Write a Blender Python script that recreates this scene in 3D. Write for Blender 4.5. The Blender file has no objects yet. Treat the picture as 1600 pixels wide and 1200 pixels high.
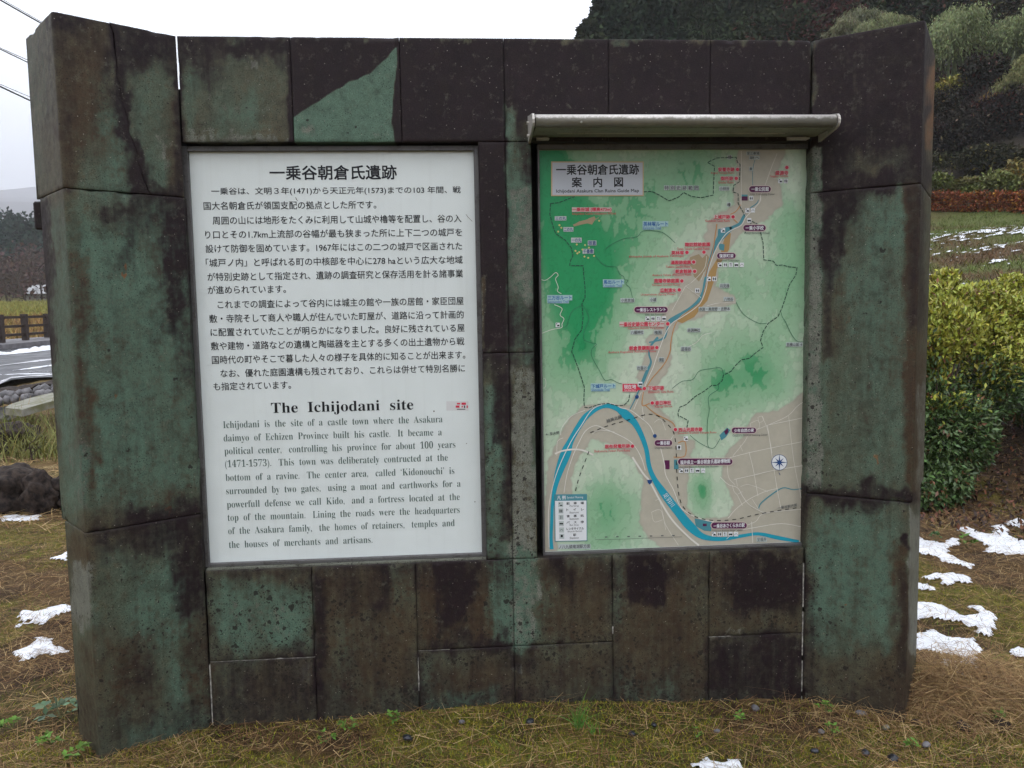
import bpy, math, random
import numpy as np
from math import radians, sin, cos, pi
from mathutils import Matrix, Vector

random.seed(7)
rng = np.random.default_rng(7)
sc = bpy.context.scene
COL = sc.collection

# ------------------------------------------------------------------ camera, sky, sun, exposure
F_PX = 1230.0
CAM = np.array([0.0, -2.95, 1.5])
RT = np.array([0.99723252, -0.07226007, -0.01748647])
UP = np.array([0.023661, 0.08549654, 0.99605748])
FW = np.array([0.07048015, 0.99371466, -0.08696968])
cd = bpy.data.cameras.new('camera')
cd.sensor_width = 36.0
cd.lens = F_PX / 1600.0 * 36.0
cd.clip_start = 0.05
cd.clip_end = 20000
cam = bpy.data.objects.new('camera', cd)
COL.objects.link(cam)
cam.matrix_world = Matrix(((RT[0], UP[0], -FW[0], CAM[0]), (RT[1], UP[1], -FW[1], CAM[1]),
                           (RT[2], UP[2], -FW[2], CAM[2]), (0, 0, 0, 1)))
sc.camera = cam

SUN_EL, SUN_AZ = radians(48), radians(215)      # high behind the photographer, to the left, behind thick cloud
w = bpy.data.worlds.new('World')
sc.world = w
w.use_nodes = True
nt = w.node_tree
bg = nt.nodes['Background']
sky = nt.nodes.new('ShaderNodeTexSky')
sky.sky_type = 'NISHITA'
sky.sun_disc = False
sky.sun_elevation = SUN_EL
sky.sun_rotation = SUN_AZ
sky.dust_density = 3.0
sky.air_density = 1.2
tc = nt.nodes.new('ShaderNodeTexCoord')
cl = nt.nodes.new('ShaderNodeTexNoise')         # slow variation of the cloud deck
cl.inputs['Scale'].default_value = 1.6
cl.inputs['Detail'].default_value = 4
cr = nt.nodes.new('ShaderNodeValToRGB')
cr.color_ramp.elements[0].position = 0.3
cr.color_ramp.elements[0].color = (13.4, 14.0, 15.0, 1)
cr.color_ramp.elements[1].position = 0.7
cr.color_ramp.elements[1].color = (16.2, 16.6, 16.9, 1)
mx = nt.nodes.new('ShaderNodeMix')
mx.data_type = 'RGBA'
mx.inputs[0].default_value = 0.93
nt.links.new(tc.outputs['Generated'], cl.inputs['Vector'])
nt.links.new(cl.outputs[0], cr.inputs[0])
nt.links.new(sky.outputs[0], mx.inputs[6])
nt.links.new(cr.outputs[0], mx.inputs[7])
nt.links.new(mx.outputs[2], bg.inputs[0])
bg.inputs[1].default_value = 0.15
sd = bpy.data.lights.new('sun', 'SUN')
sd.energy = 0.5
sd.angle = radians(40)
sd.color = (1.0, 0.97, 0.93)
so = bpy.data.objects.new('sun', sd)
COL.objects.link(so)
dirv = Vector((sin(SUN_AZ) * cos(SUN_EL), cos(SUN_AZ) * cos(SUN_EL), sin(SUN_EL)))
so.rotation_euler = dirv.to_track_quat('Z', 'Y').to_euler()
so.location = (0, -10, 20)
sc.view_settings.view_transform = 'Standard'
sc.view_settings.look = 'None'
sc.view_settings.exposure = 0.15
sc.view_settings.gamma = 1.0
sc.view_settings.use_curve_mapping = False
sc.cycles.volume_bounces = 1
sc.cycles.max_bounces = 6
sc.cycles.diffuse_bounces = 3
sc.cycles.transparent_max_bounces = 8

# ------------------------------------------------------------------ surveying helpers
def ray(u, v):
    """direction of the sight line through a measured photo point"""
    return FW + RT * ((u - 800) / F_PX) - UP * ((v - 600) / F_PX)

def on_y(u, v, y=0.0):
    """measured points -> x,z on the vertical plane y"""
    u = np.asarray(u, float); v = np.asarray(v, float)
    a = (u - 800) / F_PX; b = (v - 600) / F_PX
    rx = FW[0] + RT[0] * a - UP[0] * b
    ry = FW[1] + RT[1] * a - UP[1] * b
    rz = FW[2] + RT[2] * a - UP[2] * b
    t = (y - CAM[1]) / ry
    return CAM[0] + rx * t, CAM[2] + rz * t

def at(u, v, d):
    """point on a sight line at depth d metres in front of the standpoint"""
    r = ray(u, v)
    return CAM + r * (d / r[1])

def proj(P):
    V = np.asarray(P, float) - CAM
    f = V @ FW
    return 800 + F_PX * (V @ RT) / f, 600 - F_PX * (V @ UP) / f

# ------------------------------------------------------------------ numpy noise
def _hash(ix, iy, seed):
    h = (ix.astype(np.int64) * 374761393 + iy.astype(np.int64) * 668265263 + seed * 1442695041) & 0x7fffffff
    h = ((h ^ (h >> 13)) * 1274126177) & 0x7fffffff
    return ((h ^ (h >> 16)) & 0xffff) / 65535.0

def vn(x, y, seed=0):
    x = np.asarray(x, float); y = np.asarray(y, float)
    ix = np.floor(x); iy = np.floor(y)
    fx = x - ix; fy = y - iy
    fx = fx * fx * (3 - 2 * fx); fy = fy * fy * (3 - 2 * fy)
    a = _hash(ix, iy, seed); b = _hash(ix + 1, iy, seed)
    c = _hash(ix, iy + 1, seed); d = _hash(ix + 1, iy + 1, seed)
    return (a * (1 - fx) + b * fx) * (1 - fy) + (c * (1 - fx) + d * fx) * fy

def fbm(x, y, seed=0, oc=4):
    s = 0; a = 0.5; t = 0
    for i in range(oc):
        s = s + a * vn(x * 2 ** i + 17.3 * i, y * 2 ** i - 9.1 * i, seed + i)
        t += a; a *= 0.5
    return s / t

def sst(a, b, x):
    t = np.clip((x - a) / (b - a), 0, 1)
    return t * t * (3 - 2 * t)

# ------------------------------------------------------------------ object helpers
def mesh_from(name, V, F, smooth=False, attrs=None):
    """V (n,3); F (m,k) array of equal-sized faces or a list of lists"""
    me = bpy.data.meshes.new(name)
    V = np.asarray(V, dtype=np.float32)
    if isinstance(F, np.ndarray):
        m, k = F.shape
        me.vertices.add(len(V)); me.vertices.foreach_set('co', V.ravel())
        me.loops.add(m * k); me.loops.foreach_set('vertex_index', F.astype(np.int32).ravel())
        me.polygons.add(m)
        me.polygons.foreach_set('loop_start', np.arange(0, m * k, k, dtype=np.int32))
        me.polygons.foreach_set('loop_total', np.full(m, k, dtype=np.int32))
    else:
        me.from_pydata([tuple(map(float, p)) for p in V], [], [tuple(int(i) for i in f) for f in F])
    me.update(calc_edges=True)
    me.validate()
    if smooth:
        me.polygons.foreach_set('use_smooth', np.ones(len(me.polygons), dtype=bool))
    for an, arr in (attrs or {}).items():
        ca = me.color_attributes.new(an, 'FLOAT_COLOR', 'POINT')
        ca.data.foreach_set('color', np.asarray(arr, dtype=np.float32).ravel())
    return me

def obj(name, me, mat=None, parent=None, loc=None):
    o = bpy.data.objects.new(name, me)
    COL.objects.link(o)
    if mat is not None and me is not None and not me.materials:
        me.materials.append(mat)
    if parent is not None:
        o.parent = parent
    if loc is not None:
        o.location = loc
    return o

def empty(name, loc=(0, 0, 0), rz=0.0):
    o = bpy.data.objects.new(name, None)
    COL.objects.link(o)
    o.location = loc
    o.rotation_euler = (0, 0, rz)
    o.empty_display_size = 0.2
    return o

def tag(o, label=None, cat=None, group=None, kind=None):
    if label: o['label'] = label
    if cat: o['category'] = cat
    if group: o['group'] = group
    if kind: o['kind'] = kind
    return o

class MB:
    """collects shapes and makes them one mesh"""
    def __init__(s): s.v = []; s.f = []; s.n = 0
    def add(s, V, F):
        V = np.asarray(V, float)
        s.v.append(V)
        for f in F: s.f.append([int(i) + s.n for i in f])
        s.n += len(V)
    def box(s, a, b, bev=0.0):
        x0, y0, z0 = a; x1, y1, z1 = b
        if bev <= 0:
            V = [(x0,y0,z0),(x1,y0,z0),(x1,y1,z0),(x0,y1,z0),(x0,y0,z1),(x1,y0,z1),(x1,y1,z1),(x0,y1,z1)]
            s.add(V, [(0,3,2,1),(4,5,6,7),(0,1,5,4),(1,2,6,5),(2,3,7,6),(3,0,4,7)])
            return
        # chamfered box (24 verts)
        V = []; 
        c = [(x0,x1),(y0,y1),(z0,z1)]
        import itertools
        idx = {}
        for sx, sy, sz in itertools.product((0,1),(0,1),(0,1)):
            p = [c[0][sx], c[1][sy], c[2][sz]]
            inn = [bev if sx == 0 else -bev, bev if sy == 0 else -bev, bev if sz == 0 else -bev]
            for ax in range(3):
                q = [p[k] + (inn[k] if k != ax else 0) for k in range(3)]
                idx[(sx,sy,sz,ax)] = len(V); V.append(q)
        F = []
        for ax in range(3):
            for sg in (0,1):
                o1, o2 = [k for k in range(3) if k != ax]
                q = []
                for a1, a2 in ((0,0),(1,0),(1,1),(0,1)):
                    key = [0,0,0]; key[ax] = sg; key[o1] = a1; key[o2] = a2
                    q.append(idx[(key[0],key[1],key[2],ax)])
                F.append(q)
        for ax in range(3):
            o1, o2 = [k for k in range(3) if k != ax]
            for a1 in (0,1):
                for a2 in (0,1):
                    k0 = [0,0,0]; k1 = [0,0,0]
                    k0[o1] = k1[o1] = a1; k0[o2] = k1[o2] = a2; k0[ax] = 0; k1[ax] = 1
                    F.append([idx[(*k0,o1)], idx[(*k1,o1)], idx[(*k1,o2)], idx[(*k0,o2)]])
        for k in itertools.product((0,1),(0,1),(0,1)):
            F.append([idx[(*k,0)], idx[(*k,1)], idx[(*k,2)]])
        s.add(V, F)
    def tube(s, pts, rad, n=6, caps=True):
        pts = [np.asarray(p, float) for p in pts]
        if np.isscalar(rad): rad = [rad] * len(pts)
        base = []; V = []
        for i, p in enumerate(pts):
            d = pts[min(i + 1, len(pts) - 1)] - pts[max(i - 1, 0)]
            d = d / (np.linalg.norm(d) + 1e-9)
            a = np.cross(d, (0, 0, 1.0) if abs(d[2]) < 0.9 else (1.0, 0, 0)); a /= np.linalg.norm(a)
            b = np.cross(d, a)
            for k in range(n):
                t = 2 * pi * k / n
                V.append(p + rad[i] * (a * cos(t) + b * sin(t)))
        F = []
        for i in range(len(pts) - 1):
            for k in range(n):
                F.append((i*n+k, i*n+(k+1)%n, (i+1)*n+(k+1)%n, (i+1)*n+k))
        if caps:
            F.append(tuple(range(n))[::-1]); F.append(tuple((len(pts)-1)*n+k for k in range(n)))
        s.add(V, F)
    def build(s, name, mat, parent=None, smooth=False):
        V = np.concatenate(s.v) if s.v else np.zeros((0,3))
        me = bpy.data.meshes.new(name)
        me.from_pydata([tuple(p) for p in V.tolist()], [], s.f)
        me.update(); me.validate()
        import bmesh
        bm = bmesh.new(); bm.from_mesh(me); bmesh.ops.recalc_face_normals(bm, faces=bm.faces); bm.to_mesh(me); bm.free()
        if smooth: me.polygons.foreach_set('use_smooth', np.ones(len(me.polygons), dtype=bool))
        return obj(name, me, mat, parent)

# ------------------------------------------------------------------ materials
def new_mat(name):
    m = bpy.data.materials.new(name); m.use_nodes = True
    n = m.node_tree; b = n.nodes['Principled BSDF']
    return m, n, b

def N(n, t, **kw):
    x = n.nodes.new(t)
    for k, v in kw.items(): setattr(x, k, v)
    return x

def L(n, a, b): n.links.new(a, b)

def rgbmix(n, fac, a, b, blend='MIX'):
    m = N(n, 'ShaderNodeMix', data_type='RGBA', blend_type=blend)
    for sock, val in ((m.inputs[0], fac), (m.inputs[6], a), (m.inputs[7], b)):
        if hasattr(val, 'links') or hasattr(val, 'is_linked'): n.links.new(val, sock)
        else: sock.default_value = val if not isinstance(val, tuple) else (*val, 1) if len(val) == 3 else val
    return m.outputs[2]

def math_(n, op, a, b=None, c=None, clamp=False):
    m = N(n, 'ShaderNodeMath', operation=op, use_clamp=clamp)
    for i, val in enumerate((a, b, c)):
        if val is None: continue
        if hasattr(val, 'is_linked'): n.links.new(val, m.inputs[i])
        else: m.inputs[i].default_value = val
    return m.outputs[0]

def noise(n, vec, scale, detail=4, rough=0.55):
    x = N(n, 'ShaderNodeTexNoise')
    x.inputs['Scale'].default_value = scale; x.inputs['Detail'].default_value = detail
    x.inputs['Roughness'].default_value = rough
    if vec is not None: L(n, vec, x.inputs['Vector'])
    return x.outputs[0]

def ss(n, val, lo, hi):
    m = N(n, 'ShaderNodeMapRange', interpolation_type='SMOOTHSTEP')
    L(n, val, m.inputs[0]); m.inputs[1].default_value = lo; m.inputs[2].default_value = hi
    return m.outputs[0]

def bump(n, b, h, strength=0.3, dist=0.01):
    x = N(n, 'ShaderNodeBump'); x.inputs['Strength'].default_value = strength; x.inputs['Distance'].default_value = dist
    L(n, h, x.inputs['Height']); L(n, x.outputs[0], b.inputs['Normal'])

def objco(n):
    return N(n, 'ShaderNodeTexCoord').outputs['Object']

def geopos(n):
    return N(n, 'ShaderNodeNewGeometry').outputs['Position']

def simple(name, c, rough=0.6, var=0.15, scale=20, metal=0.0, bmp=0.0, spec=0.5, dark=None):
    m, n, b = new_mat(name)
    nz = noise(n, geopos(n), scale, 4)
    c2 = tuple(x * (1 - var * 2) for x in c) if dark is None else dark
    L(n, rgbmix(n, ss(n, nz, 0.3, 0.7), c2, c), b.inputs['Base Color'])
    b.inputs['Roughness'].default_value = rough; b.inputs['Metallic'].default_value = metal
    b.inputs['Specular IOR Level'].default_value = spec
    if bmp: bump(n, b, nz, bmp, 0.01)
    return m

def leaf_mat(name, rough=0.55, spec=0.15, transl=0.25):
    """foliage: colour carried leaf by leaf in the attribute 'tint'"""
    m, n, b = new_mat(name)
    a = N(n, 'ShaderNodeVertexColor', layer_name='tint')
    L(n, a.outputs[0], b.inputs['Base Color'])
    b.inputs['Roughness'].default_value = rough
    b.inputs['Specular IOR Level'].default_value = spec
    return m

def print_mat(name, c, rough=0.35):
    m, n, b = new_mat(name)
    b.inputs['Base Color'].default_value = (*c, 1)
    b.inputs['Roughness'].default_value = rough
    b.inputs['Specular IOR Level'].default_value = 0.3
    return m

M = {}
M['leaf'] = leaf_mat('leaf')
M['straw'] = leaf_mat('dry_grass', 0.8, 0.15)
M['rock'] = simple('dark_boulder', (0.055, 0.040, 0.032), 0.85, 0.35, 22, bmp=1.2, spec=.2, dark=(.012, .009, .009))
M['cobble'] = simple('grey_cobble', (0.2, 0.19, 0.2), 0.65, 0.35, 7, bmp=0.3)
M['slab'] = simple('grey_slab', (0.26, 0.25, 0.22), 0.7, 0.3, 5, bmp=0.3, dark=(0.13, 0.13, 0.06))
M['bark'] = simple('bark', (0.09, 0.065, 0.05), 0.9, 0.3, 12, bmp=0.6)
M['twig'] = simple('pale_twig', (0.26, 0.19, 0.14), 0.9, 0.25, 8)
M['wood_dark'] = simple('dark_timber', (0.05, 0.032, 0.026), 0.6, 0.25, 15, bmp=0.3)
M['cable'] = simple('black_cable', (0.02, 0.02, 0.022), 0.5, 0.1, 5)
M['kerb'] = simple('concrete_kerb', (0.22, 0.21, 0.22), 0.7, 0.2, 6, bmp=0.3)
M['pebble'] = simple('blue_black_pebble', (0.035, 0.037, 0.048), 0.35, 0.3, 40, bmp=0.3)
M['roofwhite'] = simple('white_roof', (0.62, 0.62, 0.64), 0.6, 0.1, 2)
M['shedwall'] = simple('shed_wall', (0.3, 0.29, 0.28), 0.7, 0.2, 2)

def m_snow():
    m, n, b = new_mat('snow')
    nz = noise(n, geopos(n), 30, 5)
    L(n, rgbmix(n, ss(n, nz, 0.3, 0.75), (0.72, 0.74, 0.8), (0.88, 0.9, 0.94)), b.inputs['Base Color'])
    b.inputs['Roughness'].default_value = 0.6
    bump(n, b, noise(n, geopos(n), 120, 4), 0.5, 0.004)
    return m
M['snow'] = m_snow()

def m_stone():
    """green volcanic tuff under stains, lichen and soot; amounts come from the 'stain' and 'spots' attributes"""
    m, n, b = new_mat('weathered_green_tuff')
    P = geopos(n)
    st = N(n, 'ShaderNodeVertexColor', layer_name='stain')
    sp = N(n, 'ShaderNodeVertexColor', layer_name='spots')
    s1 = N(n, 'ShaderNodeSeparateColor'); L(n, st.outputs[0], s1.inputs[0])
    s2 = N(n, 'ShaderNodeSeparateColor'); L(n, sp.outputs[0], s2.inputs[0])
    big = noise(n, P, 9, 6, 0.6)
    med = noise(n, P, 38, 6, 0.65)
    fine = noise(n, P, 230, 4, 0.7)
    # vertical weathering streaks
    mp = N(n, 'ShaderNodeMapping'); mp.inputs['Scale'].default_value = (60, 60, 3.5); L(n, P, mp.inputs[0])
    strk = noise(n, mp.outputs[0], 1.0, 4, 0.6)
    jit = math_(n, 'ADD', math_(n, 'MULTIPLY', math_(n, 'SUBTRACT', med, 0.5), 1.1),
                math_(n, 'MULTIPLY', math_(n, 'SUBTRACT', strk, 0.5), 0.45))
    jit2 = math_(n, 'ADD', jit, math_(n, 'MULTIPLY', math_(n, 'SUBTRACT', fine, 0.5), 0.5))
    mpk = N(n, 'ShaderNodeMapping'); mpk.inputs['Scale'].default_value = (22, 22, .9); L(n, P, mpk.inputs[0])
    strk2 = noise(n, mpk.outputs[0], 1.0, 5, 0.62)
    G = ss(n, math_(n, 'ADD', s1.outputs[0], jit2), 0.18, 0.88)
    K = ss(n, math_(n, 'ADD', s1.outputs[1], math_(n, 'ADD', math_(n, 'MULTIPLY', jit2, 0.8), math_(n, 'MULTIPLY', math_(n, 'SUBTRACT', strk2, 0.5), 0.62))), 0.08, 0.96)
    B = ss(n, math_(n, 'ADD', s1.outputs[2], jit2), 0.2, 1.0)
    Lp = ss(n, math_(n, 'ADD', s2.outputs[1], jit2), 0.35, 0.7)
    base = rgbmix(n, big, (0.042, 0.034, 0.020), (0.135, 0.115, 0.072))
    grn = rgbmix(n, med, (0.056, 0.100, 0.072), (0.138, 0.220, 0.162))
    brn = rgbmix(n, med, (0.020, 0.012, 0.007), (0.096, 0.062, 0.034))
    pal = rgbmix(n, med, (0.12, 0.125, 0.10), (0.21, 0.215, 0.18))
    blk = rgbmix(n, big, (0.006, 0.0035, 0.005), (0.026, 0.014, 0.017))
    c = rgbmix(n, G, base, grn)
    c = rgbmix(n, B, c, brn)
    c = rgbmix(n, Lp, c, pal)
    org = ss(n, math_(n, 'ADD', s2.outputs[2], math_(n, 'MULTIPLY', jit2, 0.6)), 0.35, 0.75)
    c = rgbmix(n, org, c, (0.20, 0.095, 0.04))
    c = rgbmix(n, K, c, blk)
    # grain of the tuff: dark and light fragments
    v1 = N(n, 'ShaderNodeTexVoronoi'); v1.inputs['Scale'].default_value = 120; L(n, P, v1.inputs['Vector'])
    v1.inputs['Randomness'].default_value = 1
    pits = math_(n, 'LESS_THAN', v1.outputs['Distance'], 0.20)
    pits = math_(n, 'MULTIPLY', pits, math_(n, 'GREATER_THAN', noise(n, P, 12, 3), 0.50))
    c = rgbmix(n, math_(n, 'MULTIPLY', pits, 0.8), c, (0.012, 0.012, 0.011))
    v2 = N(n, 'ShaderNodeTexVoronoi'); v2.inputs['Scale'].default_value = 42; L(n, P, v2.inputs['Vector'])
    wsp = math_(n, 'LESS_THAN', v2.outputs['Distance'], 0.07)
    c = rgbmix(n, math_(n, 'MULTIPLY', wsp, 0.75), c, (0.28, 0.26, 0.22))
    # black lichen rosettes, distorted discs of mixed size
    dist = N(n, 'ShaderNodeVectorMath', operation='ADD'); L(n, P, dist.inputs[0])
    dn = N(n, 'ShaderNodeTexNoise'); dn.inputs['Scale'].default_value = 70; L(n, P, dn.inputs['Vector'])
    dm = N(n, 'ShaderNodeVectorMath', operation='SCALE'); L(n, dn.outputs[1], dm.inputs[0]); dm.inputs['Scale'].default_value = 0.020
    L(n, dm.outputs[0], dist.inputs[1])
    clus = math_(n, 'ADD', ss(n, noise(n, P, 13, 4, .6), .42, .62), .12)
    clus = math_(n, 'MULTIPLY', clus, 1.7)
    lich = None
    for scl, rad in ((38, 0.40), (70, 0.42), (125, 0.44)):
        v = N(n, 'ShaderNodeTexVoronoi'); v.inputs['Scale'].default_value = scl; L(n, dist.outputs[0], v.inputs['Vector'])
        sc_ = N(n, 'ShaderNodeSeparateColor'); L(n, v.outputs['Color'], sc_.inputs[0])
        r_ = math_(n, 'MULTIPLY', sc_.outputs[0], rad)
        inside = ss(n, math_(n, 'SUBTRACT', r_, v.outputs['Distance']), -0.02, 0.05)
        present = math_(n, 'LESS_THAN', sc_.outputs[1], math_(n, 'MULTIPLY', s2.outputs[0], clus))
        q = math_(n, 'MULTIPLY', inside, present)
        lich = q if lich is None else math_(n, 'MAXIMUM', lich, q)
    c = rgbmix(n, math_(n, 'MULTIPLY', lich, 0.88), c, (0.017, 0.014, 0.012))
    # blotches of older crust
    mot = noise(n, P, 17, 8, 0.72)
    c = rgbmix(n, math_(n, 'MULTIPLY', ss(n, mot, .44, .76), .62), c, rgbmix(n, med, (.010, .007, .006), (.034, .024, .016)))
    mot2 = noise(n, P, 29, 8, 0.75)
    c = rgbmix(n, math_(n, 'MULTIPLY', ss(n, mot2, .54, .72), .42), c, (.15, .15, .11))
    # overall grain
    gr = ss(n, fine, 0.2, 0.8)
    c = rgbmix(n, 1.0, c, rgbmix(n, gr, (0.55, 0.55, 0.55), (1.45, 1.45, 1.45)), 'MULTIPLY')
    L(n, c, b.inputs['Base Color'])
    rr = N(n, 'ShaderNodeMapRange'); L(n, med, rr.inputs[0]); rr.inputs[3].default_value = 0.42; rr.inputs[4].default_value = 0.75
    L(n, rr.outputs[0], b.inputs['Roughness'])
    b.inputs['Specular IOR Level'].default_value = 0.22
    h = math_(n, 'ADD', math_(n, 'MULTIPLY', fine, 0.5), math_(n, 'ADD', math_(n, 'MULTIPLY', med, 0.7), math_(n, 'MULTIPLY', pits, -0.8)))
    bump(n, b, h, 0.35, 0.004)
    return m
M['stone'] = m_stone()
M['mortar_dark'] = simple('dark_joint', (0.02, 0.018, 0.016), 0.9, 0.3, 30)
M['mortar_pale'] = simple('pale_mortar', (0.42, 0.40, 0.36), 0.9, 0.35, 60, bmp=0.4)

def m_metal(name, c, c2, rough, metal, sc1=14):
    m, n, b = new_mat(name)
    P = geopos(n)
    a = noise(n, P, sc1, 6, 0.65); d = noise(n, P, 140, 3)
    c_ = rgbmix(n, ss(n, math_(n, 'ADD', a, math_(n, 'MULTIPLY', math_(n, 'SUBTRACT', d, .5), .5)), 0.45, 0.75), c, c2)
    L(n, c_, b.inputs['Base Color'])
    b.inputs['Roughness'].default_value = rough; b.inputs['Metallic'].default_value = metal
    bump(n, b, d, 0.15, 0.002)
    return m
M['bronze'] = m_metal('bronze_anodised_frame', (0.12, 0.115, 0.115), (0.06, 0.055, 0.05), 0.5, 0.2)
M['alu_white'] = m_metal('weathered_aluminium', (0.56, 0.53, 0.50), (0.36, 0.34, 0.27), 0.35, 0.25)
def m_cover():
    m, n, b = new_mat('aluminium_cover')
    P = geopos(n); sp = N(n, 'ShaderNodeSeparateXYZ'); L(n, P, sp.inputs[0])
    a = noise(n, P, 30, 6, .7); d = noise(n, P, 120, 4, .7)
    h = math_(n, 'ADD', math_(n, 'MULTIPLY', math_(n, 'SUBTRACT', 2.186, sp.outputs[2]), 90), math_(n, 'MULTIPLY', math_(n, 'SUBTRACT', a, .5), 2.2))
    low_band = ss(n, h, -.1, .9)                       # ragged olive-brown band, darker towards the bottom of the nose
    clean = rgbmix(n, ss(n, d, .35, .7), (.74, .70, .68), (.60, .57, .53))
    L(n, rgbmix(n, math_(n, 'MULTIPLY', low_band, .9), clean, rgbmix(n, a, (.06, .055, .035), (.20, .19, .14))), b.inputs['Base Color'])
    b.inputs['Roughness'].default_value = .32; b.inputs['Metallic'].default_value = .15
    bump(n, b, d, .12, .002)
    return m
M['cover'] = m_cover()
M['alu_grey'] = m_metal('grey_painted_soffit', (0.26, 0.26, 0.22), (0.15, 0.15, 0.12), 0.6, 0.0)
M['recess_shade'] = simple('painted_recess_shade', (0.025, 0.022, 0.024), 0.7, 0.2, 20)  # near-black that stands in for shade under the niche heads

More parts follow.
